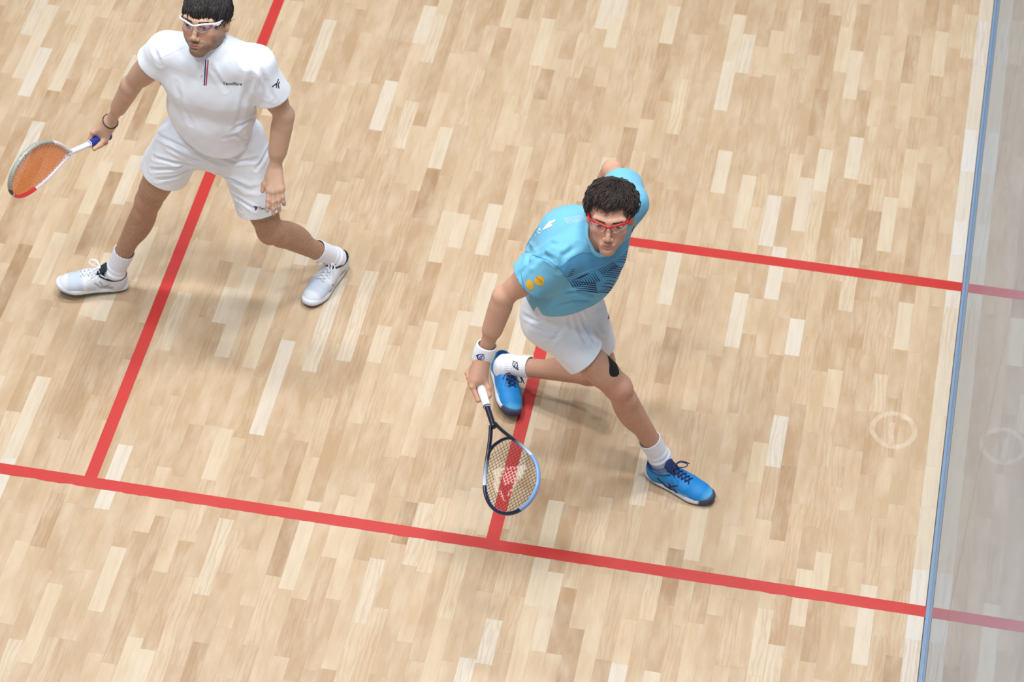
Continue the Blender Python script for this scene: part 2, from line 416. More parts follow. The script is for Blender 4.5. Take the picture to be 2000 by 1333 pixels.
# ================================================================== the court
CX, YF, YB = 3.2, -5.44, 4.31
def wood(name, atype):
    t = NT(name); p = t.pos(); tone = t.attr('tone', atype); seed = t.attr('seed', atype)
    off = t.n('ShaderNodeCombineXYZ', i_0=t.math('MULTIPLY', seed, 37.), i_1=t.math('MULTIPLY', seed, 91.), i_2=seed).outputs[0]
    v = t.n('ShaderNodeVectorMath', operation='ADD', i_0=p, i_1=off).outputs[0]
    def sc(x, y): return t.n('ShaderNodeVectorMath', operation='MULTIPLY', i_0=v, i_1=(x, y, 1)).outputs[0]
    g1 = t.noise(1, 4, .6, sc(70, 5)); g2 = t.noise(1, 3, .55, sc(17, 5.5)); g3 = t.noise(1, 2, .5, sc(260, 22))
    w = t.n('ShaderNodeTexWave', wave_type='BANDS', bands_direction='X'); t.l(sc(1, .16), w.inputs['Vector'])
    for k, x in (('Scale', 16.), ('Distortion', 9.), ('Detail', 2.), ('Detail Scale', 2.2)): w.inputs[k].default_value = x
    c = t.ramp(tone, [(0, s2l((164, 131, 97))), (.2, s2l((180, 148, 114))), (.45, s2l((190, 161, 128))), (.7, s2l((199, 171, 138))), (.87, s2l((206, 183, 152))), (.95, s2l((209, 193, 171))), (1, s2l((214, 208, 200)))])
    c = t.mix(t.math('MULTIPLY', t.math('SUBTRACT', g1, .48), 1.1), c, s2l((176, 132, 92)))
    c = t.mix(t.math('MULTIPLY', t.math('SUBTRACT', g2, .40), 1.25), c, s2l((222, 203, 178)))
    gate = t.math('GREATER_THAN', t.math('FRACT', t.math('MULTIPLY', seed, 7.31)), .72)
    c = t.mix(t.math('MULTIPLY', t.math('MULTIPLY', t.math('POWER', w.outputs['Fac'], 2.5), gate), .22), c, s2l((158, 116, 84)))
    c = t.mix(t.math('MULTIPLY', t.math('SUBTRACT', g3, .5), .25), c, s2l((150, 108, 74)))
    # a worn pale sticker outline left on the boards: a ring with a short bar
    m = G((1745, 840))
    sep = t.n('ShaderNodeSeparateXYZ', i_0=p); dx = t.math('SUBTRACT', sep.outputs[0], float(m[0])); dy = t.math('SUBTRACT', sep.outputs[1], float(m[1]))
    wob = t.math('MULTIPLY', t.math('SUBTRACT', t.noise(9, 2, .5, p), .5), .02)
    rr = t.math('SQRT', t.math('ADD', t.math('MULTIPLY', dx, dx), t.math('MULTIPLY', dy, dy)))
    ring = t.math('LESS_THAN', t.math('ABSOLUTE', t.math('SUBTRACT', t.math('ADD', rr, wob), .082)), .0100)
    bar = t.math('MULTIPLY', t.math('LESS_THAN', t.math('ABSOLUTE', t.math('ADD', dx, t.math('ADD', wob, .004))), .010), t.math('LESS_THAN', t.math('ABSOLUTE', t.math('ADD', dy, .018)), .055))
    c = t.mix(t.math('MULTIPLY', t.math('MAXIMUM', ring, bar), t.math('MULTIPLY', t.noise(30, 3, .6, p), .55)), c, s2l((230, 217, 198)))
    t.base(c); t.b.inputs['Roughness'].default_value = .36; t.b.inputs['Specular IOR Level'].default_value = .35
    t.bump(g1, .04, .001)
    return t.m
M_WO, M_WG = wood('maple_board', 'OBJECT'), wood('maple_boards', 'GEOMETRY')
M_SUB = plain('subfloor', (150, 115, 80), .8)
fl = mk('floor', *box((0, (YF+YB)/2, -.034), (CX+.1, 0, 0), (0, (YB-YF)/2+.1, 0), (0, 0, .02)), M_SUB, smooth=False)
tag(fl, 'pale maple strip floor of the squash court with red lines', kind='structure')
SW, GAP = .0604, .0002
LENS = (.2, .26, .3, .32, .36, .42, .5)
def board(L): return box((0, 0, -.0065), ((SW-GAP)/2, 0, 0), (0, (L-GAP)/2, 0), (0, 0, .0065))
bm_ = {}
for L in LENS:
    V, T = board(L); me = fast_mesh('board', V, T); me.polygons.foreach_set('use_smooth', np.zeros(len(T), bool)); me.materials.append(M_WO); bm_[L] = me
cand = []
ns = int(math.floor(2*CX/SW))
for i in range(ns):
    x = CX-.004-SW*(i+.5); y = YF-random.random()*.3; edge = i == 0
    while y < YB:
        L = random.choices(LENS, (2, 3, 5, 5, 3, 2, 2))[0]
        if y+L > YF and y < YB:
            tn = min(max(random.gauss(.52, .19), 0), .90)
            if random.random() < .07: tn = random.uniform(.88, .97)
            if edge: tn = random.uniform(.94, 1)
            cand.append((x, y+L/2, L, tn, random.random(), random.uniform(-.00012, 0)))
        y += L
ca = A([[c[0], c[1]] for c in cand]); pj = project(np.c_[ca, np.zeros(len(ca))]); dist = np.linalg.norm(np.c_[ca, np.zeros(len(ca))]-CP, axis=1)
inv = (pj[:, 0] > 20) & (pj[:, 0] < 1900) & (pj[:, 1] > 20) & (pj[:, 1] < 1310)
score = np.where(inv, A([c[2] for c in cand])/dist**2, 0); big = set(np.argsort(-score)[:300].tolist())
SV, ST, Stn, Ssd, k = [], [], [], [], 0
for i, (x, y, L, tn, sd, dz) in enumerate(cand):
    if i in big:
        o = bpy.data.objects.new('floor_board', bm_[L]); COL.objects.link(o); o.parent = fl; o.location = (x, y, dz); o['tone'] = tn; o['seed'] = sd
    else:
        V, T = board(L); SV.append(V+A([x, y, dz])); ST.append(T+k); k += 8; Stn += [tn]*8; Ssd += [sd]*8
o = mk('floor_boards', np.concatenate(SV), np.concatenate(ST), M_WG, fl, smooth=False, attrs={'tone': Stn, 'seed': Ssd}); tag(o, kind='stuff')
# red lines
t = NT('red_line_paint'); p = t.pos(); n1 = t.noise(3.5, 4, .6, p); n2 = t.noise(60, 3, .6, p)
c = t.mix(t.math('MULTIPLY', n1, .75), s2l((190, 38, 33)), s2l((202, 68, 60))); c = t.mix(t.math('MULTIPLY', n2, .3), c, s2l((184, 48, 42)))
t.base(c); t.b.inputs['Roughness'].default_value = .42; M_RED = t.m
def line(x0, y0, x1, y1, rag=(0, 0)):
    """strip of paint; rag = roughness of its two long edges (m)"""
    n = 260; a, b = A([x0, y0]), A([x1, y1]); alongx = abs(x1-x0) > abs(y1-y0); rs = np.random.default_rng(int(abs(x0*100+y1*37)))
    V, T = [], []
    s = np.linspace(0, 1, n)
    for i, q in enumerate(s):
        e0, e1 = (rs.uniform(-1, 1)*rag[0]+rs.uniform(-1, 1)**3*rag[0]*1.5), rs.uniform(-1, 1)*rag[1]
        if alongx: pts = [(x0+(x1-x0)*q, y0+e0), (x0+(x1-x0)*q, y1+e1)]
        else: pts = [(x1+e1, y0+(y1-y0)*q), (x0+e0, y0+(y1-y0)*q)]
        for (px, py) in pts: V += [(px, py, .0005), (px, py, .00002)]
        if i:
            u, w = (i-1)*4, i*4; T += [(u, w, w+2), (u, w+2, u+2), (u+1, w+1, w), (u+1, w, u), (u+2, w+2, w+3), (u+2, w+3, u+3)]
    return mk('court_line', V, A(T), M_RED, fl, smooth=False)
line(-CX, -.05, CX, 0, (.0014, .0002)); line(-.025, 0, .025, YB, (.0003, .0003))
for s in (1, -1):
    x0, x1 = sorted((s*1.55, s*1.6)); line(x0, 0, x1, 1.65, (.0003, .0004))
    x0, x1 = sorted((s*1.6, s*CX)); line(x0, 1.6, x1, 1.65, (.0003, .0003))
# glass side wall
t = NT('court_glass'); t.b.inputs['Base Color'].default_value = (.86, .93, .96, 1); t.b.inputs['Roughness'].default_value = .012
t.b.inputs['Transmission Weight'].default_value = 1; t.b.inputs['IOR'].default_value = 1.5
df = t.n('ShaderNodeBsdfDiffuse'); df.inputs[0].default_value = (*s2l((172, 188, 204)), 1)
mx = t.n('ShaderNodeMixShader'); t.l(t.math('ADD', .36, t.math('MULTIPLY', t.noise(2.2, 4, .6, t.pos()), .12)), mx.inputs[0])
t.l(t.b.outputs[0], mx.inputs[1]); t.l(df.outputs[0], mx.inputs[2]); t.l(mx.outputs[0], t.out.inputs[0]); M_GL = t.m
M_SEAL = plain('blue_seal', (122, 150, 182), .4, vary=.1); M_ALU = plain('rail_metal', (176, 196, 218), .3, metal=.6)
M_JT = plain('joint_silicone', (118, 110, 112), .6)
wr = empty('wall_right', (CX, 0, 0)); tag(wr, 'clear glass side wall of the court mirroring the floor', kind='structure')
ys = [YF, -4.7, -2.85, -.95, .92, 2.75, YB]
for a, b in zip(ys[:-1], ys[1:]):
    mk('glass_panel', *box((CX+.016, (a+b)/2, 2.02), (.006, 0, 0), (0, (b-a)/2-.003, 0), (0, 0, 2.)), M_GL, wr, smooth=False)
for y in ys[1:-1]:
    mk('panel_joint', *box((CX+.016, y, 2.02), (.0055, 0, 0), (0, .0028, 0), (0, 0, 2.)), M_JT, wr, smooth=False)
mk('base_seal', *box((CX+.0035, (YF+YB)/2, .011), (.0045, 0, 0), (0, (YB-YF)/2, 0), (0, 0, .011)), M_SEAL, wr, smooth=False)
mk('base_rail', *box((CX+.0105, (YF+YB)/2, .009), (.0025, 0, 0), (0, (YB-YF)/2, 0), (0, 0, .009)), M_ALU, wr, smooth=False)
wk = empty('wall_back', (0, YB, 0)); tag(wk, 'clear glass back wall of the court', kind='structure')
for a, b in ((-3.2, -1.1), (-1.1, 1.1), (1.1, 3.2)):
    mk('glass_panel', *box(((a+b)/2, YB+.016, 1.1), ((b-a)/2-.003, 0, 0), (0, .006, 0), (0, 0, 1.08)), M_GL, wk, smooth=False)
mk('base_rail', *box((0, YB+.2, .006), (CX, 0, 0), (0, .19, 0), (0, 0, .006)), M_ALU, wk, smooth=False)
gf = mk('floor_hall', *box((CX+2.1, 0, -.03), (1.98, 0, 0), (0, 6, 0), (0, 0, .02)), plain('hall_floor', (150, 158, 170), .6), smooth=False)
tag(gf, 'grey hall floor outside the glass wall', kind='structure')
# ================================================================== people: shared builders
def frame_rows(face, up=(0, 0, 1), roll=0.):
    Y = -nrm(face); Z = A(up, float); Z = nrm(Z-Y*(Z@Y)); X = np.cross(Y, Z)
    c, s = math.cos(roll), math.sin(roll); X, Z = c*X+s*Z, -s*X+c*Z
    return A([X, Y, Z])
def head_prims(H, o, s=1., jaw=1., nose=1.):
    """head, face to -Y of frame H (rows), origin o between the ears"""
    T = lambda p: o+s*(A(p, float)@H)
    P = []
    def e(c, r, k=.012, sub=False): P.append(ell(T(c), s*A(r), H, s*k, sub))
    def rc(a, b, ra, rb, k=.012, sub=False): P.append(rcone(T(a), T(b), s*ra, s*rb, s*k, sub))
    e((0, .014, .026), (.0745, .095, .082), .02)
    e((0, -.034, -.03), (.0605*jaw, .054, .072), .03)
    for x in (1, -1):
        rc((x*.047*jaw, -.006, -.062), (x*.012*jaw, -.068, -.105), .0215*jaw, .0185*jaw, .028)
        e((x*.044, -.058, -.032), (.021, .021, .015), .022)
        e((x*.035*jaw, -.05, -.06), (.023, .026, .026), .02)
    e((0, -.077, -.107), (.021*jaw, .0165, .0155), .018)
    e((0, -.079, -.079), (.027, .021, .022), .018)
    for x in (1, -1):
        rc((x*.05, -.071, .018), (x*.010, -.0885, .0145), .0085, .0085, .016)
    rc((0, -.082, .016), (0, -.107, -.040), .0078, .0098*nose, .012)
    for x in (1, -1):
        e((x*.033, -.0965, -.0055), (.0195, .0165, .0125), .010, True)
    e((0, -.1075, -.0450), (.0102*nose, .0112, .0096), .006)
    for x in (1, -1):
        e((x*.0118*nose, -.1, -.0495), (.0078, .0105, .0078), .005)
        e((x*.0066, -.1085, -.0585), (.0042, .0062, .0045), .003, True)
    for x in (1, -1):                                   # lids
        e((x*.0325, -.0772, -.0055), (.0150, .0142, .0142), .005)
        e((x*.0325, -.0975, -.006), (.0142, .0125, .0062), .003, True)
    rc((-.0225, -.0905, -.0765), (0, -.0985, -.0730), .0036, .0054, .006); rc((.0225, -.0905, -.0765), (0, -.0985, -.0730), .0036, .0054, .006)
    rc((-.019, -.0905, -.0815), (0, -.0945, -.0830), .0042, .0058, .006); rc((.019, -.0905, -.0815), (0, -.0945, -.0830), .0042, .0058, .006)
    e((0, -.1065, -.0782), (.0215, .0115, .0015), .003, True)
    e((0, -.100, -.0925), (.014, .006, .004), .006, True)
    for x in (1, -1):                                   # ears
        e((x*.0765, .018, -.014), (.0075, .0195, .031), .008)
        e((x*.0765, .012, -.038), (.007, .010, .012), .008)
        e((x*.0855, .013, -.013), (.0062, .0105, .0185), .004, True)
    return P, T
def face_attrs(V, H, o, s, beard=0.):
    L = (V-o)@H.T/s; x, y, z = np.abs(L[:, 0]), L[:, 1], L[:, 2]; near = (np.linalg.norm(L, axis=1) < .16)
    sm = lambda v, a, b: np.clip((v-a)/(b-a), 0, 1)
    lip = (1-sm(((x/.0245)**2+((z+.0785)/.0098)**2), .75, 1.1))*(y < -.083)*near
    ck = np.exp(-(((x-.045)/.02)**2+((z+.045)/.02)**2))*(y < -.02)*near
    nose = np.exp(-((x/.012)**2+((z+.046)/.012)**2))*(y < -.09)*near
    b = np.zeros(len(V))
    if beard:
        jawl = sm(-z, .058, .083)*sm(-y, -.012, .012)*(z > -.14)
        side = sm(x, .046, .06)*sm(-z, .03, .06)*sm(-y, -.02, 0)
        mou = np.exp(-((z+.0665)/.0055)**2)*(x < .03)*(y < -.08)
        b = np.clip(np.maximum(np.maximum(jawl, side), mou)*(1-lip*.95), 0, 1)*near*beard
    return {'lip': lip*.85, 'cheek': np.clip(ck+nose*.8, 0, 1), 'beard': b}
def bone_leg(P, hip, knee, ank, fwd, r=1., th=1.):
    fwd = A(fwd, float); ax = nrm(ank-knee); bk = nrm(-(fwd-ax*(fwd@ax))); thx = nrm(knee-hip); ft = nrm(fwd-thx*(fwd@thx)); sd = np.cross(ax, bk)
    P.append(rcone(hip, knee, .080*r*th, .0500*r, .03)); P.append(rcone(hip+(knee-hip)*.45+ft*.014*th, hip+(knee-hip)*.80+ft*.010, .062*r*th, .047*r, .03))
    sg = np.cross(thx, ft); P.append(ell(hip+(knee-hip)*.80+ft*.016+sg*.024, (.022, .022, .05), A([sg, ft, thx]), .02)); P.append(ell(hip+(knee-hip)*.76+ft*.016-sg*.024, (.022, .022, .055), A([sg, ft, thx]), .02))
    P.append(ell(knee-bk*.031+ax*.000, (.027, .026, .033), A([sd, bk, ax]), .013))             # knee cap
    P.append(ell(knee-bk*.032+ax*.060, (.017, .013, .026), A([sd, bk, ax]), .016))               # below it
    P.append(rcone(knee, ank, .0445*r, .031, .03))
    L = np.linalg.norm(ank-knee)
    P.append(ell(knee+ax*L*.30+bk*.026+sd*.014, (.035*r, .036*r, .10), A([sd, bk, ax]), .03))
    P.append(ell(knee+ax*L*.33+bk*.021-sd*.016, (.033*r, .034*r, .095), A([sd, bk, ax]), .03))
    P.append(rcone(knee+ax*.07-bk*.018, ank-bk*.008, .024, .024, .025))
    P.append(ell(ank+sd*.026, (.013,)*3, None, .015)); P.append(ell(ank-sd*.026, (.013,)*3, None, .015))
def bone_arm(P, sh, el, wr, r=1., flatdir=None):
    P.append(rcone(sh, el, .050*r, .036*r, .03)); ax = nrm(el-sh)
    ben = nrm(wr-el); inn = ben-ax*(ben@ax); inn = nrm(inn) if np.linalg.norm(inn) > .05 else A([0, -1., 0])
    P.append(ell(sh+(el-sh)*.5+inn*.012, (.038*r, .038*r, .095), A([np.cross(ax, inn), inn, ax]), .03))
    P.append(ell(sh+(el-sh)*.55-inn*.014, (.034*r, .034*r, .1), A([np.cross(ax, inn), inn, ax]), .03))
    P.append(ell(el-inn*.006, (.034*r,)*3, None, .02)); X = flatdir if flatdir is not None else np.cross(ben, inn)
    P.append(econe(el, wr, (.036*r, .033*r), (.0265*r, .0195*r), X, .025))
    P.append(econe(el+ben*.05, el+ben*.15, (.0385*r, .034*r), (.031*r, .0265*r), X, .03))
def finger(P, pts, r0, r1, k=.004):
    pts = [A(p, float) for p in pts]; n = len(pts)-1
    for i in range(n):
        a = r0+(r1-r0)*i/n; b = r0+(r1-r0)*(i+1)/n; P.append(rcone(pts[i], pts[i+1], a, b, k))
        if 0 < i: P.append(ell(pts[i], (a*.98,)*3, None, k))
def grip_hand(P, wr, c, a, m, R=.0155, sgn=1., sl=0., kth=28):
    """hand closed on a handle: c mid grip, a handle axis to the racket head, m from handle to the back of the hand"""
    a = nrm(a); m = nrm(m-a*(m@a)); w = np.cross(a, m)*sgn
    pt = lambda s, th, r: c+a*s+r*(math.cos(math.radians(th))*m+math.sin(math.radians(th))*w)
    for s, L, r in ((.033, .95, .0092), (.012, 1., .0095), (-.009, .97, .009), (-.029, .86, .008)):
        kn = pt(s-.004-sl*.3, kth, R+.019)
        P.append(rcone(wr+(kn-wr)*.12, kn, .0125, .0100, .009)); P.append(ell(kn, (.0116,)*3, None, .006))
        finger(P, [kn, pt(s+.002+sl, 112*L, R+.0125), pt(s+.001+sl*1.15, 185*L, R+.0085), pt(s-.001+sl, 238*L, R+.0075)], r, r*.84, .003)
    P.append(rcone(wr, pt(0, -5, R+.013), .023, .017, .025)); P.append(rcone(wr, c+m*(R+.01)-w*.006, .022, .018, .02))
    tb = pt(.006, -62, R+.014); P.append(rcone(wr, tb, .018, .0145, .02))
    finger(P, [tb, pt(.036, -102, R+.010), pt(.060, -140, R+.008)], .0112, .0088, .006)
def open_hand(P, wr, d, n, sgn, curl=(10, 22, 18), spread=5., s=1.):
    """relaxed hand: d wrist to knuckles, n back of the hand, sgn = side of the thumb along d x n"""
    d = nrm(d); n = nrm(n-d*(n@d)); t = np.cross(d, n)*sgn; tips = []
    for i, (off, Lf, ang) in enumerate(((.024, .076, 1.5), (.008, .085, .35), (-.009, .079, -.6), (-.0245, .062, -1.7))):
        kn = wr+s*(d*(.093-.004*abs(i-1))+t*off+n*.003); P.append(rcone(wr+t*off*.45*s, kn, .0125*s, .0100*s, .012))
        P.append(ell(kn+n*.001, (.0112*s,)*3, None, .008)); p = kn; pts = [p]; an = 0.
        for fr, cu in zip((.46, .3, .24), curl):
            an += math.radians(cu+(i*3)); dd = math.cos(an)*(d*math.cos(math.radians(ang*spread))+t*math.sin(math.radians(ang*spread)))-math.sin(an)*n
            p = p+nrm(dd)*Lf*fr*s; pts.append(p)
        finger(P, pts, .0092*s, .0076*s, .004); tips.append((pts[-1], nrm(pts[-1]-pts[-2])))
    tb = wr+s*(d*.032+t*.023-n*.004); P.append(rcone(wr, tb, .017*s, .0138*s, .02))
    p1 = tb+s*.034*nrm(d*.78+t*.55-n*.15); p2 = p1+s*.028*nrm(d*.9+t*.25-n*.2); finger(P, [tb, p1, p2], .0115*s, .0085*s, .006)
    P.append(econe(wr+d*.02*s, wr+d*.075*s, (.023*s, .0125*s), (.029*s, .0110*s), t, .015))
    return tips
def ring_loft(C, X, Y, R, sides=28):
    """open tube from centres C with section axes X, Y (n,3) and radii R (n,2)"""
    C = A(C, float); a = np.linspace(0, 2*math.pi, sides, endpoint=False); n = len(C)
    V = (C[:, None]+np.cos(a)[None, :, None]*(A(R)[:, 0][:, None, None]*X[:, None])+np.sin(a)[None, :, None]*(A(R)[:, 1][:, None, None]*Y[:, None])).reshape(-1, 3)
    F = A([(i*sides+j, i*sides+(j+1) % sides, (i+1)*sides+(j+1) % sides, (i+1)*sides+j) for i in range(n-1) for j in range(sides)])
    return V, tris(F)
def sleeve_band(a, b, ra, rb, X, n=14, sides=40, bulge=0., rib=0.):
    a, b = A(a, float), A(b, float); Z = nrm(b-a); X = nrm(A(X)-Z*(A(X)@Z)); Y = np.cross(Z, X); t = np.linspace(0, 1, n)
    C = a+np.outer(t, b-a); w = (bulge*np.sin(t*math.pi))[:, None]
    R = np.stack([ra[0]+(rb[0]-ra[0])*t, ra[1]+(rb[1]-ra[1])*t], 1)+w
    V, T = ring_loft(C, np.repeat(X[None], n, 0), np.repeat(Y[None], n, 0), R, sides)
    if rib:
        an = np.tile(np.linspace(0, 2*math.pi, sides, endpoint=False), n); ax = C.repeat(sides, 0); q = V-ax; V = ax+q*(1+rib*np.sin(an*sides/2))[:, None]
    return V, T

# ---- eyewear
def eyewear(H, o, s, par, mf, ml, mb, pad, label):
    T = lambda p: o+s*((A(p, float)+A([0, 0, .0055]))@H)
    g = mk('safety_glasses_frame', *tube(T(spline([(-.076, .012, .006), (-.0755, -.03, .006), (-.072, -.066, .0075), (-.06, -.091, .011), (-.036, -.106, .0105), (-.013, -.1125, .004), (0, -.1145, .0015),
        (.013, -.1125, .004), (.036, -.106, .0105), (.06, -.091, .011), (.072, -.066, .0075), (.0755, -.03, .006), (.076, .012, .006)], 6)), np.full(73, .0031)*s, 8, up=H[2], flat=1.25), mf, par)
    g['label'] = label
    for x in (1, -1):
        V, F = [], []
        n, m = 15, 8
        for i in range(n):
            u = i/(n-1); ang = u*1.0
            px = .008+.058*u; py = -.1125+.041*u**2.2; top = .006+.006*math.sin(u*math.pi); dep = .036*(math.sin(math.pi*min(1, .22+.74*u*.95+.03)))**.75
            for j in range(m):
                v = j/(m-1); V.append(T((x*px, py+.004*v*(1-u)+.010*v*v, top-dep*v)))
        F = A([(i*m+j, i*m+j+1, (i+1)*m+j+1, (i+1)*m+j) for i in range(n-1) for j in range(m-1)])
        mk('lens', V, F, ml, g, solid=.0009)
        mk('lens_rim', *tube(T(A([(x*(.008+.058*u), -.1125+.041*u**2.2+.004*(1-u)+.010, .006+.006*math.sin(u*math.pi)-.036*(math.sin(math.pi*min(1, .22+.74*u*.95+.03)))**.75) for u in np.linspace(0, 1, 15)])), .0006*s, 5, up=H[1]), mb, g)
        mk('nose_pad', *tube(T(spline([(x*.003, -.1145, .002), (x*.0085, -.1105, -.010), (x*.0145, -.1015, -.024)], 4)), np.linspace(.0027, .0016, 9)*s, 6, up=H[1]), pad, g)
        mk('temple_hinge', *tube(T(spline([(x*.064, -.088, .0095), (x*.0725, -.066, .002), (x*.0745, -.046, .004)], 4)), np.linspace(.0032, .0042, 9)*s, 7, up=H[2], flat=1.4), mf, g)
        mk('bridge', *tube(T(A([(x*.012, -.1135, .0045), (0, -.1165, .001)])), .0028*s, 6, up=H[2]), pad, g)
    return g
# ---- hair: tapered locks
def locks(roots, dirs, H, o, s, length, r, seed, curl=.004, lift=.010, seg=6, grav=.0, front=1.):
    """roots (canonical head coords), flow directions; each lock bends round the skull"""
    r_ = np.random.default_rng(seed); VV, TT, k = [], [], 0
    for p, d in zip(roots, dirs):
        c = A([0, .014, .026]); n0 = nrm((p-c)/A([.0745, .095, .082])**2); L = length*r_.uniform(.65, 1.25)*(front if p[1] < -.035 else 1.); q = p+n0*.001; path = [q]
        side = nrm(np.cross(n0, d)); w0 = sines(p[None], 22., seed)[0]; ph = 3.2*w0+r_.normal()*.35; fr = 3.2+1.0*sines(p[None], 9., seed+3)[0]; li = lift*(1+.55*sines(p[None], 30., seed+5)[0]+.2*r_.normal()); dd = nrm(d-n0*(d@n0)*.8)
        for i in range(1, seg+1):
            t = i/seg; nn = nrm((q-c)/A([.0745, .095, .082])**2); dd = nrm(dd-nn*(dd@nn)*.75+A([0, 0, -grav]))
            q = q+dd*L/seg; w = q+nn*li*math.sin(min(t*1.25, 1)*math.pi*.72)+side*curl*math.sin(ph+fr*t*2)+nn*curl*.6*math.cos(ph+fr*t*2); path.append(w)
        rad = r*r_.uniform(.7, 1.25)*A([.75]+[1-.85*(i/seg)**1.6 for i in range(1, seg+1)])
        V, T = tube(o+s*(A(path)@H), rad*s, 4, up=H[1]); VV.append(V); TT.append(T+k); k += len(V)
    return np.concatenate(VV), np.concatenate(TT)
def eyes_brows(par, H, o, s, miris, mwhite, mbrow, gaze=(0, 0), browz=.0095, nb=70, thick=.0011):
    T = lambda p: o+s*(A(p, float)@H)
    for x in (1, -1):
        c = A([x*.0325, -.0772, -.0055]); ph, th = np.meshgrid(np.linspace(0, math.pi, 13), np.linspace(0, 2*math.pi, 20, endpoint=False), indexing='ij')
        gd = nrm((math.sin(gaze[0]), -math.cos(gaze[0])*math.cos(gaze[1]), math.sin(gaze[1]))); X = nrm(np.cross(gd, (0, 0, 1))); Z = np.cross(X, gd)
        d = np.cos(ph)[..., None]*gd+np.sin(ph)[..., None]*(np.cos(th)[..., None]*X+np.sin(th)[..., None]*Z); V = T((c+.0127*d).reshape(-1, 3))
        F = tris(A([(i*20+j, i*20+(j+1) % 20, (i+1)*20+(j+1) % 20, (i+1)*20+j) for i in range(12) for j in range(20)]))
        ir = (ph.ravel() < .55)*1.; pu = (ph.ravel() < .2)*1.
        mk('eye', V, F, mwhite, par, attrs={'iris': ir, 'pupil': pu})
        VV, TT, k = [], [], 0; rr = np.random.default_rng(5)
        for i in range(nb):
            u = rr.uniform(0, 1); px = .012+.042*u; pz = browz+.003+.0035*math.sin(min(u*1.35, 1)*math.pi*.62)-.005*max(0, u-.72)/.28+rr.normal()*.0013*(1-.5*u); py = -.0975+.026*u**2.0
            p0 = A([x*px, py, pz]); p1 = p0+A([x*.007, .0022+.004*u, .0022*(1-1.8*u)])
            V, T3 = tube(T(A([p0, (p0+p1)/2+A([0, -.0008, .0004]), p1])), A([thick*.8, thick, thick*.3])*s, 4, up=H[1]); VV.append(V); TT.append(T3+k); k += len(V)
        mk('eyebrow', np.concatenate(VV), np.concatenate(TT), mbrow, par)
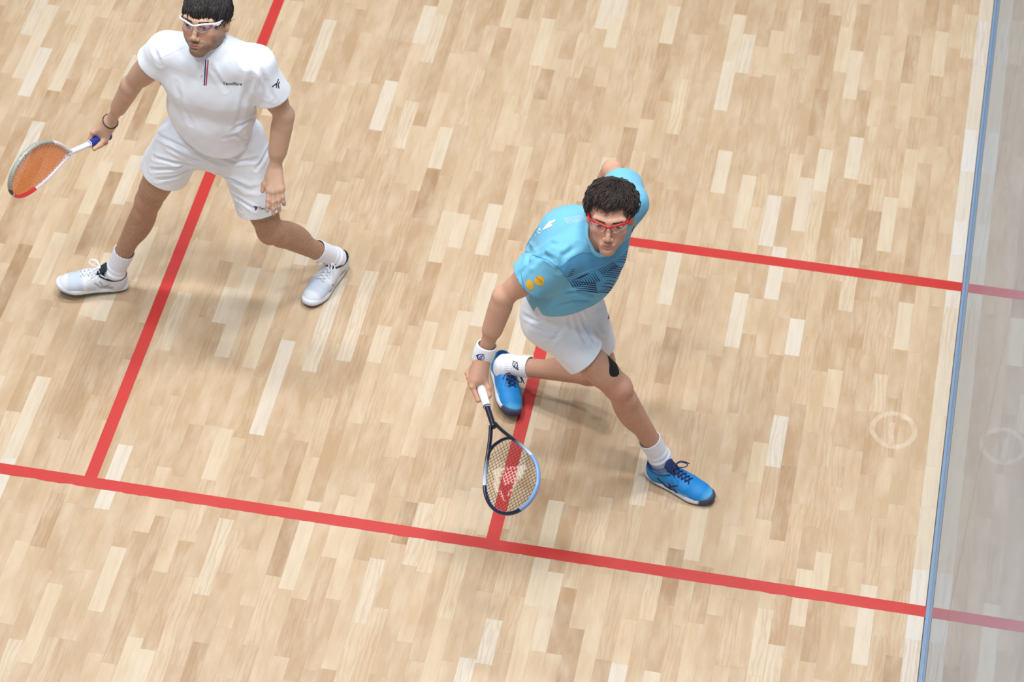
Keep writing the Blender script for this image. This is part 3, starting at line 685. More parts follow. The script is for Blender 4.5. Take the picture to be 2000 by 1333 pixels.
# ---- shoes
def shoe(par, O, fwd, up, M, label, side=1, bowx=.036):
    """O = point on the floor under the ankle; fwd toe direction; up = shoe up; heel 0.075 behind, toe 0.205 ahead; side = +1 when the outer side is on the left of fwd"""
    X = nrm(fwd); Z = A(up, float); Z = nrm(Z-X*(Z@X)); Y = np.cross(Z, X); R = A([X, Y, Z]); T = lambda p: O+A(p, float)@R
    P = []
    def e(c, r, k=.02): P.append(ell(T(c), r, R, k))
    e((-.036, 0, .046), (.039, .034, .052), .02); e((.02, 0, .042), (.07, .035, .05), .03); e((.105, side*-.004, .034), (.082, .0455, .036), .03); e((.15, side*-.008, .028), (.055, .042, .030), .025)
    P.append(econe(T((-.005, 0, .085)), T((.10, 0, .058)), (.029, .024), (.033, .018), Y, .03)); P.append(econe(T((-.035, 0, .075)), T((-.005, 0, .11)), (.031, .031), (.031, .031), Y, .03))
    V, F = surf(P, .0032, 12); t3 = tris(F); L = (V-O)@R.T
    f = np.maximum(L[:, 2]-(.084+.42*np.maximum(L[:, 0]+.01, 0)+.25*np.maximum(-.05-L[:, 0], 0)), -(L[:, 2]-.012))
    f = np.where(L[:, 0] > .055, -(L[:, 2]-.012), f)
    V2, T2 = clip(V, t3, f)
    L2 = (V2-O)@R.T
    up_ = mk('shoe', V2, T2, M['upper'], par, attrs={'sx': L2[:, 0], 'sy': L2[:, 1]*side, 'sz': L2[:, 2]}, solid=.003)
    up_['label'] = label; tree = bvh(V2, T2)
    # sole: outline extruded in bands
    u = np.linspace(0, 2*math.pi, 64, endpoint=False)
    ox = .065+.142*np.cos(u); wid = .0345+.0155*np.clip((ox-.0)/.13, 0, 1)**1.3; oy = np.sign(np.sin(u))*np.abs(np.sin(u))**.72*wid-side*.006*np.clip(ox/.15, 0, 1)
    wa = .0045*np.exp(-((ox-.055)/.05)**2); oy = oy*(1-wa/.035)
    spring = .016*np.clip((ox-.13)/.08, 0, 1)**1.6
    def band(z0, z1, g0, g1, name, mat):
        rows = []
        for z, g in ((z0, g0), (z0+(z1-z0)*.15, g0+.002), (z0+(z1-z0)*.5, (g0+g1)/2+.0022), (z1-(z1-z0)*.12, g1+.001), (z1, g1-.003)):
            rows.append(T(np.stack([.065+(ox-.065)*(1+g*6.5), oy*(1+g*24), z+spring*(1-.25*(z/.03))], 1)))
        V = np.concatenate(rows); n = len(u)
        F = [(i*n+j, i*n+(j+1) % n, (i+1)*n+(j+1) % n, (i+1)*n+j) for i in range(len(rows)-1) for j in range(n)]
        c0, c1 = len(V), len(V)+1; V = np.concatenate([V, rows[0].mean(0)[None], rows[-1].mean(0)[None]]); t = tris(A(F)).tolist()
        for j in range(n): t += [(c0, (j+1) % n, j), (c1, (len(rows)-1)*n+j, (len(rows)-1)*n+(j+1) % n)]
        L = (V-O)@R.T
        return mk(name, V, A(t), mat, up_, attrs={'sx': L[:, 0], 'sy': L[:, 1]*side, 'sz': L[:, 2]})
    band(0, .0085, -.001, .003, 'outsole', M['outsole']); band(.0085, .033, .004, .0025, 'midsole', M['midsole'])
    # collar lining, tongue and laces
    th = np.linspace(.55, 2*math.pi-.55, 30); cx = -.022+.05*np.cos(th); cy = .0335*np.sin(th)
    cz = .084+.42*np.maximum(cx+.01, 0)+.25*np.maximum(-.05-cx, 0)
    pts = []
    for a, b, z in zip(cx, cy, cz):
        d = T((a, b, z))-T((-.015, 0, z)); l = np.linalg.norm(d); p, n_, _, ds = tree.ray_cast(Vector(T((-.015, 0, z-.003))), Vector(d/l))
        pts.append(A(p) if p is not None and ds < .08 else T((a, b, z)))
    pts = relax_line(A(pts)); mk('collar', *tube(pts+Z*.001, .0042, 8, up=Z), M['collar'], up_)
    V, F = [], []
    for i in range(9):
        tt = i/8; x = .095-.088*tt; z = .064+.066*tt**1.15
        for j in range(7):
            w = (j-3)/3; V.append(T((x+.004*abs(w), w*(.017+.009*tt), z-.010*w*w+.003)))
    F = tris(A([(i*7+j, i*7+j+1, (i+1)*7+j+1, (i+1)*7+j) for i in range(8) for j in range(6)])); mk('tongue', V, F, M['tongue'], up_, solid=.005)
    def top(x, y):
        p, n_, _, _ = tree.ray_cast(Vector(T((x, y, .2))), Vector(-Z)); z0 = .064+.066*max(0, (.095-x)/.088)**1.15+.006-.010*(y/.02)**2
        return T((x, y, max((A(p)-O)@Z if p is not None else 0, z0 if x < .095 else 0)+.0028))
    rows = np.linspace(.112, .036, 6)
    for i, x in enumerate(rows):
        hw = .017+.0006*i
        if i < 5:
            for sg in (1, -1):
                mk('lace', *tube(A([top(x+(rows[i+1]-x)*q, sg*hw*(1-2*q))+Z*.0022*math.sin(q*math.pi)*(1 if sg > 0 else 1.7) for q in np.linspace(0, 1, 7)]), .0024, 6, up=Z, flat=.7), M['lace'], up_)
    k = top(bowx, 0)+Z*.004; rs = np.random.default_rng(int(abs(O[0]*1000)))
    for sg in (1, -1):                                  # bow
        a = k; lp = spline([a, a+X*.016+Y*sg*.022+Z*.012, a+X*.040+Y*sg*.034+Z*.003, a+X*.036+Y*sg*.018-Z*.001, a+X*.002], 6); mk('lace', *tube(lp, .0021, 6, up=Z), M['lace'], up_)
        en = spline([a, a+X*.012+Y*sg*.03+Z*.008, a+X*(.028+.02*rs.random())+Y*sg*.046-Z*.004], 6); mk('lace', *tube(en, .0021, 6, up=Z), M['lace'], up_)
    mk('lace', *tube(A([k-Y*.006, k+Y*.006]), .004, 7, up=Z), M['lace'], up_)
    return up_, tree, T
def relax_line(P, it=4):
    P = P.copy()
    for _ in range(it): P[1:-1] = .5*P[1:-1]+.25*(P[:-2]+P[2:])
    return P
# ---- racket
def racket(name, label, butt, axis, normal, prof, M, gripL, sm, sc, rs, bridge, mask=None, gr=.0165, butt0=0.):
    """butt end, axis towards the head, normal of the string bed; prof = half outline (x, y) of the head"""
    a = nrm(axis); n = nrm(A(normal)-a*(A(normal)@a)); b = np.cross(n, a); R = A([a, b, n]); T = lambda p: A(butt)+A(p, float)@R
    o = empty(name, butt); tag(o, label, 'racket')
    half = spline([(x, y, 0) for x, y in prof], 10); full = np.concatenate([half, (half*A([1, -1, 1]))[::-1][1:]])
    V, t = tube(T(full), .0066, 12, up=n, flat=1.5); L = (V-A(butt))@R.T
    mk('frame', V, t, M['frame'], o, attrs={'rx': L[:, 0], 'ry': L[:, 1], 'rz': L[:, 2]})
    x0 = prof[0][0]
    V, t = tube(T([(x, 0, 0) for x in np.linspace(gripL-.01, x0+.012, 14)]), np.linspace(.0105, .0098, 14), 12, up=n, flat=1.15); L = (V-A(butt))@R.T
    mk('shaft', V, t, M['shaft'], o, attrs={'rx': L[:, 0], 'ry': L[:, 1], 'rz': L[:, 2]})
    xs = np.linspace(butt0, gripL, 60); r = gr+.0022*np.exp(-((xs-butt0)/.012)**2)-.004*np.clip((xs-gripL*.55)/(gripL*.45), 0, 1)**1.5+.0005*np.abs(np.sin(xs*math.pi/.018))
    mk('grip', *tube(T([(x, 0, 0) for x in xs]), r, 14, up=n, flat=.92), M['grip'], o)
    mk('grip_band', *tube(T([(gripL-.006, 0, 0), (gripL-.002, 0, 0)]), .0142*gr/.0165, 14, up=n), M['band'], o)
    if bridge:
        hb = [p for p in half if p[0] > bridge-.03]; w = float(np.interp(bridge+.035, half[:, 0][:70], half[:, 1][:70]))
        br = spline([(bridge+.035, w, 0), (bridge+.012, w*.72, 0), (bridge, w*.3, 0), (bridge, -w*.3, 0), (bridge+.012, -w*.72, 0), (bridge+.035, -w, 0)], 6)
        V, t = tube(T(br), .0048, 8, up=n, flat=1.5); L = (V-A(butt))@R.T; mk('throat_bridge', V, t, M['frame'], o, attrs={'rx': L[:, 0], 'ry': L[:, 1], 'rz': L[:, 2]})
    i = int(np.argmax(half[:, 1])); xm = half[i, 0]
    lo = lambda y: float(np.interp(y, half[:i+1, 1], half[:i+1, 0])); hi = lambda y: float(np.interp(-y, -half[i:, 1], half[i:, 0]))
    wid = lambda x: float(np.interp(x, half[:, 0], half[:, 1])); VV, TT, k = [], [], 0
    def st(p, q, wv):
        nonlocal k
        m = max(4, int(np.linalg.norm(A(q)-A(p))/.005)); tt = np.linspace(0, 1, m); pts = A(p)+np.outer(tt, A(q)-A(p)); pts[:, 2] = wv*.0006
        V, t = tube(T(pts), rs, 5, up=n); VV.append(V); TT.append(t+k); k += len(V)
    ym = half[i, 1]
    for y in np.arange(-int(ym/sm)*sm, ym, sm):
        x1 = max(lo(abs(y)), bridge or 0); 
        if bridge: x1 = max(x1, bridge+.035*min(1, (abs(y)/.05))**2)
        x2 = hi(abs(y))
        if x2-x1 > .03: st((x1, y, 0), (x2, y, 0), 1)
    for x in np.arange((bridge or x0)+.03, half[-1, 0]-.006, sc):
        w = wid(x)
        if w > .012: st((x, -w, 0), (x, w, 0), -1)
    V = np.concatenate(VV); at = {}
    if mask is not None: at['print'] = mask(project(V))
    mk('string_bed', V, np.concatenate(TT), M['string'], o, attrs=at)
    # grommet dots on the inner edge
    gv = []
    for p in full[14:-14:3]:
        c = T(p*A([1, 1, 0])-nrm(p-A([xm, 0, 0]))*.0062); gv.append(tube(A([c-n*.0012, c+n*.0012]), .0016, 6, up=a))
    if 'dot' in M: mk('grommet_strip', *join(*gv), M['dot'], o)
    return o, T, R
# ================================================================== materials of the players
def cloth(name, rgb, weave=900, rough=.85, vary=.03, sheen=.15, bstr=.12):
    t = NT(name); c = s2l(rgb); p = t.pos(); f = t.noise(18, 3, .6, p)
    t.base(t.mix(f, tuple(x*(1-vary) for x in c), tuple(min(1, x*(1+vary)) for x in c))); t.b.inputs['Roughness'].default_value = rough
    t.b.inputs['Specular IOR Level'].default_value = .25; t.b.inputs['Sheen Weight'].default_value = sheen
    w = t.n('ShaderNodeTexVoronoi'); w.inputs['Scale'].default_value = weave; t.l(p, w.inputs['Vector']); t.bump(w.outputs['Distance'], bstr, .0006)
    return t.m
def eye_mat(name, iris):
    t = NT(name); c = t.mix(t.attr('iris'), s2l((226, 220, 216)), s2l(iris)); c = t.mix(t.attr('pupil'), c, (.01, .008, .008)); t.base(c)
    t.b.inputs['Roughness'].default_value = .12; return t.m
def lens_mat(name, tint, a):
    t = NT(name); tr = t.n('ShaderNodeBsdfTransparent'); tr.inputs[0].default_value = (*tint, 1)
    gl = t.n('ShaderNodeBsdfGlossy'); gl.inputs[0].default_value = (1, 1, 1, 1); gl.inputs['Roughness'].default_value = .06
    mx = t.n('ShaderNodeMixShader')
    mx.inputs[0].default_value = a+.02; t.l(tr.outputs[0], mx.inputs[1]); t.l(gl.outputs[0], mx.inputs[2]); t.l(mx.outputs[0], t.out.inputs[0]); return t.m
def zone_mat(name, base, zones, rough=.6, weave=700):
    """colour zones of a shoe by place on it: zones = (axis attribute, from, to, softness, colour)"""
    t = NT(name); c = s2l(base); c = t.mix(0, c, c); p = t.pos()
    for conds, col in zones:
        f = None
        for ax, lo, hi, so in conds:
            v = t.attr(ax) if isinstance(ax, str) else ax(t)
            g = t.n('ShaderNodeMapRange', i_0=v, i_1=lo-so, i_2=lo+so).outputs[0]; h = t.n('ShaderNodeMapRange', i_0=v, i_1=hi-so, i_2=hi+so, i_3=1., i_4=0.).outputs[0]
            g = t.math('MULTIPLY', g, h); f = g if f is None else t.math('MULTIPLY', f, g)
        c = t.mix(f, c, s2l(col))
    t.base(c); t.b.inputs['Roughness'].default_value = rough
    w = t.n('ShaderNodeTexVoronoi'); w.inputs['Scale'].default_value = weave; t.l(p, w.inputs['Vector']); t.bump(w.outputs['Distance'], .2, .0006); return t.m
M_SK1 = skin('skin_tanned', (214, 174, 148), (190, 148, 122), (174, 112, 102), (58, 42, 36), (196, 128, 104))
M_SK2 = skin('skin_fair', (222, 174, 148), (200, 148, 122), (176, 92, 88), (120, 84, 68), (208, 128, 112))
M_WH = cloth('white_jersey', (241, 244, 252)); M_WH2 = cloth('white_shorts_cloth', (240, 244, 252), 1200); M_SOCK = cloth('white_sock', (238, 238, 246), 500, bstr=.4)
M_NAVY = plain('navy_print', (28, 34, 66), .7); M_REDP = plain('red_print', (206, 40, 62), .7); M_BLUEP = plain('blue_print', (36, 56, 130), .7)
M_BLK = plain('black_elastic', (16, 16, 18), .75, bumpscale=900); M_HAIR1 = plain('hair_dark', (40, 32, 31), .6, vary=.4); M_HAIR2 = plain('hair_brown', (50, 37, 32), .62, vary=.5)
M_BROW = plain('brow_hair', (46, 32, 28), .7)
M_SEAMW = cloth('white_seam', (246, 248, 252))
M_STUD = plain('grey_button', (196, 198, 206), .4)
SH_W = dict(upper=zone_mat('white_shoe', (226, 229, 235), [
        ((('sx', .10, .165, .006), ('sz', .03, .2, .003)), (198, 206, 220)), ((('sx', .178, .3, .004), ('sz', 0, .036, .003)), (205, 208, 214)),
        ((('sx', -.02, .02, .004), ('sz', .03, .046, .004)), (168, 172, 182)), ((('sx', .05, .085, .003), ('sz', .02, .05, .004)), (206, 210, 218))]),
    outsole=plain('green_gum_sole', (96, 98, 78), .7), midsole=plain('white_foam', (228, 230, 240), .6), collar=plain('dark_collar', (18, 34, 44), .9),
    tongue=plain('dark_tongue', (22, 42, 48), .9), lace=plain('white_lace', (232, 232, 238), .8))

# ================================================================== player in white
def leg_attrs(V, kR, kL, aR, aL, pel, hairy=1.):
    kn = np.exp(-(np.minimum(np.linalg.norm(V-kR, axis=1), np.linalg.norm(V-kL, axis=1))/.06)**2)
    d = np.minimum(segdist(V, A([kR, aR])), segdist(V, A([kL, aL]))); lg = np.clip((.12-d)/.05, 0, 1)+.6*np.clip((pel[2]-.12-V[:, 2])/.06, 0, 1)*(d > .07)
    return {'knee': kn, 'leg': np.clip(lg, 0, 1)*hairy*(1-.8*kn)}
ankR = G((224, 531), .1); kneR = S((290, 392), ankR, .43); hipR = S((357, 268), kneR, .415)
ankL = G((655, 503), .1); kneL = S((527, 450), ankL, .43); hipL = S((470, 272), kneL, .43)
pel = (hipR+hipL)/2; neck = G((414, 94), 1.39); shR = G((326, 97), 1.345); shL = G((500, 124), 1.335)
elR = G((256, 168), 1.115); wrR = G((214, 240), .875); elL = G((554, 226), 1.07); wrL = G((537, 328), .86)
BASE = A([pel[0], pel[1], 0.])
Hd = frame_rows((-.12, -.93, .34), roll=math.radians(2)); HS = 1.0
eye_w = G((383, 52), 1.555); HO = eye_w-HS*(A([0, -.09, -.005])@Hd)
P, HT = head_prims(Hd, HO, HS, 1.04)
UPv = nrm(neck-pel); SX = nrm(shL-shR); SX = nrm(SX-UPv*(SX@UPv)); FW = np.cross(SX, UPv)
FW = FW if FW[1] < 0 else -FW
P.append(rcone(HT((0, .018, -.05)), neck+UPv*.005, .052, .058, .03))
ch = pel+UPv*.30
P += [econe(pel-UPv*.02, ch, (.135, .092), (.15, .1), SX, .03), econe(ch, neck-UPv*.09, (.15, .1), (.12, .08), SX, .04), rcone(neck-UPv*.03, shR, .055, .05, .04), rcone(neck-UPv*.03, shL, .055, .05, .04)]
bone_leg(P, hipR, kneR, ankR, nrm((-.55, -.83, 0))); bone_leg(P, hipL, kneL, ankL, nrm((-.1, -1, 0)))
bone_arm(P, shR, elR, wrR, .92); bone_arm(P, shL, elL, wrL, .90, flatdir=nrm((1, .2, 0)))
for ank, d in ((ankR, (-.97, -.24, 0)), (ankL, (-.31, -.95, 0))):
    P.append(rcone(ank-A([0, 0, .02]), ank+nrm(d)*.09-A([0, 0, .06]), .024, .018, .02))
RC = G((196, 272), .80); vw = nrm(RC-CP); a1 = nrm(-.447*CR-.321*CU-.835*CF); b1 = nrm(-.311*CR-.819*CU+.482*CF)
mup = nrm(CU*.62-CR*.12-vw*.62); grip_hand(P, wrR, RC, a1, mup, .0165)
tipsL = open_hand(P, wrL, -CU+CR*.02-CF*.1, -CF, 1., (5, 11, 8), 4.)
V, F = surf(P, .0026)
ATT = face_attrs(V, Hd, HO, HS, .68); ATT.update(leg_attrs(V, kneR, kneL, ankR, ankL, pel))
pB = mk('person', V, F, M_SK1, base=BASE, attrs=ATT)
tag(pB, 'player in white kit and white glasses standing astride the half-court line', 'person')
tB1 = bvh(V, tris(F))
# hair
M_E1 = eye_mat('eye_dark', (58, 40, 32)); eyes_brows(pB, Hd, HO, HS, None, M_E1, M_HAIR1, gaze=(-.25, -.05), nb=170, thick=.0007)
r_ = np.random.default_rng(3); roots, dirs = [], []
while len(roots) < 3000:
    d = r_.normal(size=3); d /= np.linalg.norm(d); p = A([0, .014, .026])+d*A([.0765, .097, .084])
    fl_ = .048+.012*abs(p[0])/.07 if p[1] < -.03 else (.0 if p[1] < .02 else -.045)
    if p[2] < fl_ - (0 if p[1] < -.03 else 0): continue
    if abs(p[0]) > .05 and p[1] < .045 and p[2] < .034: continue
    roots.append(p); t_ = A([.35*p[0]/.07, -1.0 if p[1] < .05 else .6, -.35]); dirs.append(nrm(t_+r_.normal(size=3)*.13))
V, T3 = locks(roots, dirs, Hd, HO, HS, .055, .0023, 4, .0007, .007, 6, .3)
capp = [ell(HT((0, .016, .03)), A([.078, .099, .084])*HS, Hd, .01)]; Vc, Fc = surf(capp, .004, 10); Lc = (Vc-HO)@Hd.T/HS
fc = np.where(Lc[:, 1] < -.03, .052-Lc[:, 2]+.25*np.abs(Lc[:, 0]), np.where(Lc[:, 1] < .035, .014-Lc[:, 2], -.055-Lc[:, 2])); Vc, Tc = clip(Vc, tris(Fc), fc*1.)
o = mk('hair', *join((V, T3), (Vc, Tc)), M_HAIR1, pB); o['label'] = 'short dark hair with a fringe combed forward'
eyewear(Hd, HO, HS, pB, plain('white_plastic', (238, 240, 244), .25), lens_mat('violet_lens', (.90, .87, .97), .02), plain('lens_edge', (205, 205, 222), .3), plain('pale_green_plastic', (214, 226, 220), .3), 'white wraparound safety glasses')
# shirt
def shirt_prims(pel, neck, shR, shL, elR, elL, UPv, SX, fR, fL, w=(.166, .122), c=(.178, .124), sl=(.064, .074), low=-.06, mid=.2, yoke=.060, nk=(0, 0, 1), nr=.062):
    nk = nrm(nk)
    L = np.linalg.norm(neck-pel); a, b, c2, d = (pel+UPv*x for x in (low, mid, L*.66, L-.075))
    P = [econe(a, b, w, (w[0]*.99, w[1]*.97), SX, .04), econe(b, c2, (w[0]*.99, w[1]*.97), c, SX, .05), econe(c2, d, c, (c[0]*.82, c[1]*.80), SX, .05)]
    for sh, el, f in ((shR, elR, fR), (shL, elL, fL)):
        P.append(rcone(neck-UPv*.018, sh, yoke, sl[0], .05)); e = sh+(el-sh)*f; P.append(capcone(sh, e, sl[0], sl[1], .03))
        P.append(rcone(sh-UPv*.06+nrm(pel-sh)*.02, d-UPv*.08, .05, .06, .06))
    P.append(rcone(neck-UPv*.02, neck+nk*.06, nr, nr-.006, .03)); return P
SPR = .35; SPL = .61
TPR = shirt_prims(pel, neck, shR, shL, elR, elL, UPv, SX, SPR, SPL, w=(.158, .128), c=(.176, .126))[:3]
V, F = surf(shirt_prims(pel, neck, shR, shL, elR, elL, UPv, SX, SPR, SPL, w=(.158, .128), c=(.176, .126), nk=HT((0, .018, -.05))-neck, nr=.0585)+[rcone(pel+UPv*.05+FW*.05+SX*.02, pel+UPv*.2+FW*.03, .104, .108, .05)], .0042, 12); t3 = tris(F); V = relax(V, t3, 2)
V = folds(V, t3, [(.012, .004, [(462, 250), (475, 200), (492, 150)]), (.010, .0035, [(440, 270), (462, 262), (480, 275)]), (.010, .004, [(455, 255), (485, 235), (515, 222)]), (.010, .004, [(478, 285), (500, 268), (518, 245)]),
    (.012, .003, [(500, 110), (492, 150), (497, 190)]), (.009, .003, [(412, 130), (440, 175)]), (.010, .003, [(508, 130), (520, 160), (522, 190)]), (.012, .003, [(345, 165), (352, 200), (372, 240)]), (.008, .0025, [(515, 150), (535, 195)]), (.010, .003, [(300, 90), (312, 125)]), (.009, .003, [(450, 90), (470, 115), (478, 130)])], 11, .0012, 6)
hem = pel+UPv*.0; colc = neck+UPv*.012+FW*.02
def arm_cut(V, sh, el, f, tilt=None):
    ax = nrm(el-sh); n = ax if tilt is None else nrm(ax+tilt); c = sh+(el-sh)*f; h = (V-sh)@ax; L = np.linalg.norm(neck-pel)
    rad = np.linalg.norm(V-sh-np.outer(h, ax), axis=1); dt = np.min([p.f(V) for p in TPR], 0)
    return np.where((h > .03) & (rad < .1) & (dt > .018), (V-c)@n+.005, -1.)
def neck_cut(V, neck, nk, cn, h, r, ysh, TP):
    q = (V-neck)@nk; rad = np.linalg.norm(V-neck-np.outer(q, nk), axis=1); dO = np.min([p.f(V) for p in TP]+[rcone(ysh[0], ysh[1], .06, .064).f(V), rcone(ysh[0], ysh[2], .06, .064).f(V)], 0)
    return np.where((rad < r+.03) & (q > 0) & (rad-r < dO+.02), (V-neck)@cn-h, -1.)
def hemfield(V, wv=.0): return -((V-hem)@UPv) + wv
lx = (V-pel)@SX; lf = (V-pel)@FW
hf = -((V-pel)@UPv)+.125-.06*np.clip(lx/.16, -1, 1)+.02*np.clip(-lf/.12, -1, 1)
nk = np.maximum(-((V-neck)@UPv)+.03-.26*np.maximum((V-neck)@FW, -.03)*1.6, 0)
nk1 = nrm(HT((0, .018, -.05))-neck); nf = neck_cut(V, neck, nk1, nrm(nk1+FW*.25), .05, .0585, [neck-UPv*.018, shR, shL], TPR)
V, t3 = clip(V, t3, np.maximum.reduce([hf, arm_cut(V, shR, elR, SPR), arm_cut(V, shL, elL, SPL), nf]))
sh1 = mk('shirt', V, t3, M_WH, pB, solid=.0025); sh1['label'] = 'white short-sleeved sports shirt with a buttoned neck'
tS = bvh(V, t3)
# collar band round the neck opening
cn = nrm(nk1+FW*.25); ctr = neck+nk1*.048; cX = nrm(SX-cn*(SX@cn)); cY = np.cross(cn, cX); ring = []
for an in np.linspace(0, 2*math.pi, 48, endpoint=False):
    d = math.cos(an)*cX+math.sin(an)*cY; p, _, _, ds = tS.ray_cast(Vector(ctr-cn*.004), Vector(d)); ring.append(A(p) if p is not None and ds < .1 else ctr+d*.058)
ring = A(ring); 
for _ in range(6): ring = .5*ring+.25*(np.roll(ring, 1, 0)+np.roll(ring, -1, 0))
mk('collar', *tube(ring-cn*.003, .0036, 10, closed=True, up=cn, flat=2.2), M_SEAMW, sh1)
decal('placket_stripe', [stroke([(402, 118), (399, 166)], 1.2)], tS, M_BLUEP, sh1, .6); decal('placket_stripe', [stroke([(406.5, 118), (402.5, 166)], 1.2)], tS, M_REDP, sh1, .6)
for c_ in ((394, 148), (397, 124)): decal('button', [oval(c_, 1.8, 1.8)], tS, M_STUD, sh1, .6, .0022)
text_decal('chest_lettering', 'Tecnifibre', (435, 165.5), (9.3, .3), (-.4, -8.4), tS, M_NAVY, sh1, offset=.012)
decal('sleeve_emblem', [stroke([(543.5, 155), (541, 162), (532, 169)], .9, 1.0), stroke([(540, 164), (540, 171)], 1.1, .9), stroke([(545.5, 160.5), (543, 165), (544.5, 172)], 1., 1.)], tS, M_NAVY, sh1, .5)
for c_ in ([(312, 113), (340, 101), (362, 90)], [(444, 116), (470, 140), (490, 163)], [(517, 106), (506, 140), (497, 165), (497, 185)]): decal('seam', [stroke(c_, .7)], tS, M_SEAMW, sh1, .6, .0008, True)
# shorts
def shorts_prims(pel, hipR, hipL, kneR, kneL, UPv, SX, f, w=(.150, .112), leg=(.102, .108), top=.13):
    P = [econe(pel-UPv*.03, pel+UPv*top, w, (w[0]*.93, w[1]*.93), SX, .04)]
    for h, k in ((hipR, kneR), (hipL, kneL)): P.append(rcone(h, h+(k-h)*(f+.25), leg[0], leg[1], .045))
    return P
V, F = surf(shorts_prims(pel, hipR, hipL, kneR, kneL, UPv, SX, .72, leg=(.098, .103), top=.22), .0042, 12); t3 = tris(F); V = relax(V, t3, 2)
V = folds(V, t3, [(.009, .0045, [(308, 265), (350, 285), (400, 305)]), (.008, .005, [(300, 308), (340, 318), (375, 323)]), (.008, .0045, [(295, 332), (340, 330), (372, 322)]), (.008, .004, [(305, 352), (345, 345), (375, 330)]), (.009, .0045, [(330, 290), (370, 310), (400, 318)]),
    (.009, .0045, [(410, 322), (440, 345), (480, 365)]), (.008, .0045, [(418, 330), (460, 385), (498, 410)]), (.009, .004, [(430, 305), (460, 318), (500, 312)]), (.008, .004, [(500, 330), (515, 310), (525, 290)]), (.008, .0035, [(405, 318), (432, 365), (470, 410)]), (.012, .004, [(505, 370), (480, 370), (450, 350)])], 21, .0016, 6)
def leg_cut(V, h, k, f, oh, ok):
    ax = nrm(k-h); c = h+(k-h)*f; q = (V-h)@ax; r = np.linalg.norm(V-h-np.outer(q, ax), axis=1); mine = segdist(V, A([h, k])) < segdist(V, A([oh, ok]))
    return np.where((q > .10) & (r < .135) & mine, (V-c)@ax, -1.)
V, t3 = clip(V, t3, np.maximum.reduce([leg_cut(V, hipR, kneR, .51, hipL, kneL), leg_cut(V, hipL, kneL, .72, hipR, kneR), (V-pel)@UPv-.20+.15*np.maximum((V-pel)@SX, 0)]))
so1 = mk('shorts', V, t3, M_WH2, pB, solid=.003); so1['label'] = 'white sports shorts'; tSo = bvh(V, t3)
text_decal('shorts_lettering', 'Tecnifibre', (505, 409.5), (8.6, .2), (-.3, -8), tSo, M_NAVY, so1, offset=.012)
decal('shorts_emblem', [stroke([(496, 404), (501, 404), (499, 410)], .9), stroke([(499, 405), (499, 409)], .8)], tSo, M_BLUEP, so1, .5); decal('shorts_emblem', [stroke([(503.5, 404), (501, 409)], .8)], tSo, M_REDP, so1, .5)
# socks and shoes
def sock(ank, kn, fw, top, up=(0, 0, 1)):
    ax = nrm(kn-ank); up = nrm(up); P = [rcone(ank, ank+ax*(top+.04), .0375, .0455, .02), rcone(ank-up*.016, ank+fw*.055-up*.066, .030, .022, .03), rcone(ank, ank-fw*.012-up*.05, .034, .026, .03)]
    V, F = surf(P, .003, 12); t3 = tris(F); h = (V-ank)@ax; N = vnormals(V, t3); X = nrm(np.cross(ax, fw)); Y = np.cross(ax, X); q = V-ank
    an = np.arctan2(q@Y, q@X); V = V+N*(.0009*np.sin(an*34)*np.clip(h/.03, 0, 1)+.0012*np.sin(h*260)*np.exp(-((h-.01)/.03)**2))[:, None]
    return clip(V, t3, (V-ank)@ax-top)
for ank, kn, heel, toe, lift, lab, sd in ((ankR, kneR, G((251, 563)), G((116, 562), .03), .13, 'white court shoe lifted at the toe, left of the half-court line', -1), (ankL, kneL, G((676, 515)), G((603, 603)), .0, 'white court shoe planted right of the half-court line', 1)):
    fw = nrm(A([toe[0]-heel[0], toe[1]-heel[1], 0])); V, T3 = sock(ank, kn, fw, .125)
    sk = mk('sock', V, T3, M_SOCK, pB, solid=.003); sk['label'] = 'white ribbed ankle sock'
    if ank is ankR:
        tk = bvh(V, T3); decal('sock_emblem', [poly([(233.3, 500), (237, 501.2), (237, 505), (233.3, 503.8)])], tk, M_BLUEP, sk, .5, .0009, True); decal('sock_emblem', [poly([(237.2, 501.2), (241, 502.3), (241, 505.5), (237.2, 504.6)])], tk, M_REDP, sk, .5, .0009, True)
    O = heel+fw*.080; O[2] = .0; f3 = nrm(fw+A([0, 0, lift]))
    if lift: O[2] = .075*lift+.002
    us, ts, _ = shoe(pB, O, f3, (0, 0, 1), SH_W, lab, sd)
    for c_ in (([(185, 553), (197, 562), (215, 556)], [(195, 550), (201, 560)]) if ank is ankR else ([(645, 570), (652, 562), (660, 552)], [(648, 556), (658, 563), (650, 578)])): decal('side_stripe', [stroke(c_, 1.1, .8)], ts, plain('silver_stripe', (160, 164, 172), .4), us, .6, .0012)
# bracelet
ax = nrm(wrR-elR); bp = wrR-ax*.012; X = nrm(np.cross(ax, (0, 0, 1))); Y = np.cross(ax, X)
q = []
for an in np.linspace(0, 2*math.pi, 28, endpoint=False):
    d = math.cos(an)*X+math.sin(an)*Y; p, _, _, ds = tB1.ray_cast(Vector(bp+d*.08), Vector(-d)); q.append((A(p) if p is not None else bp+d*.03)+d*.0015)
o = mk('bracelet', *tube(A(q), .0019, 7, closed=True, up=ax), M_BLK, pB); o['label'] = 'thin black cord bracelet'
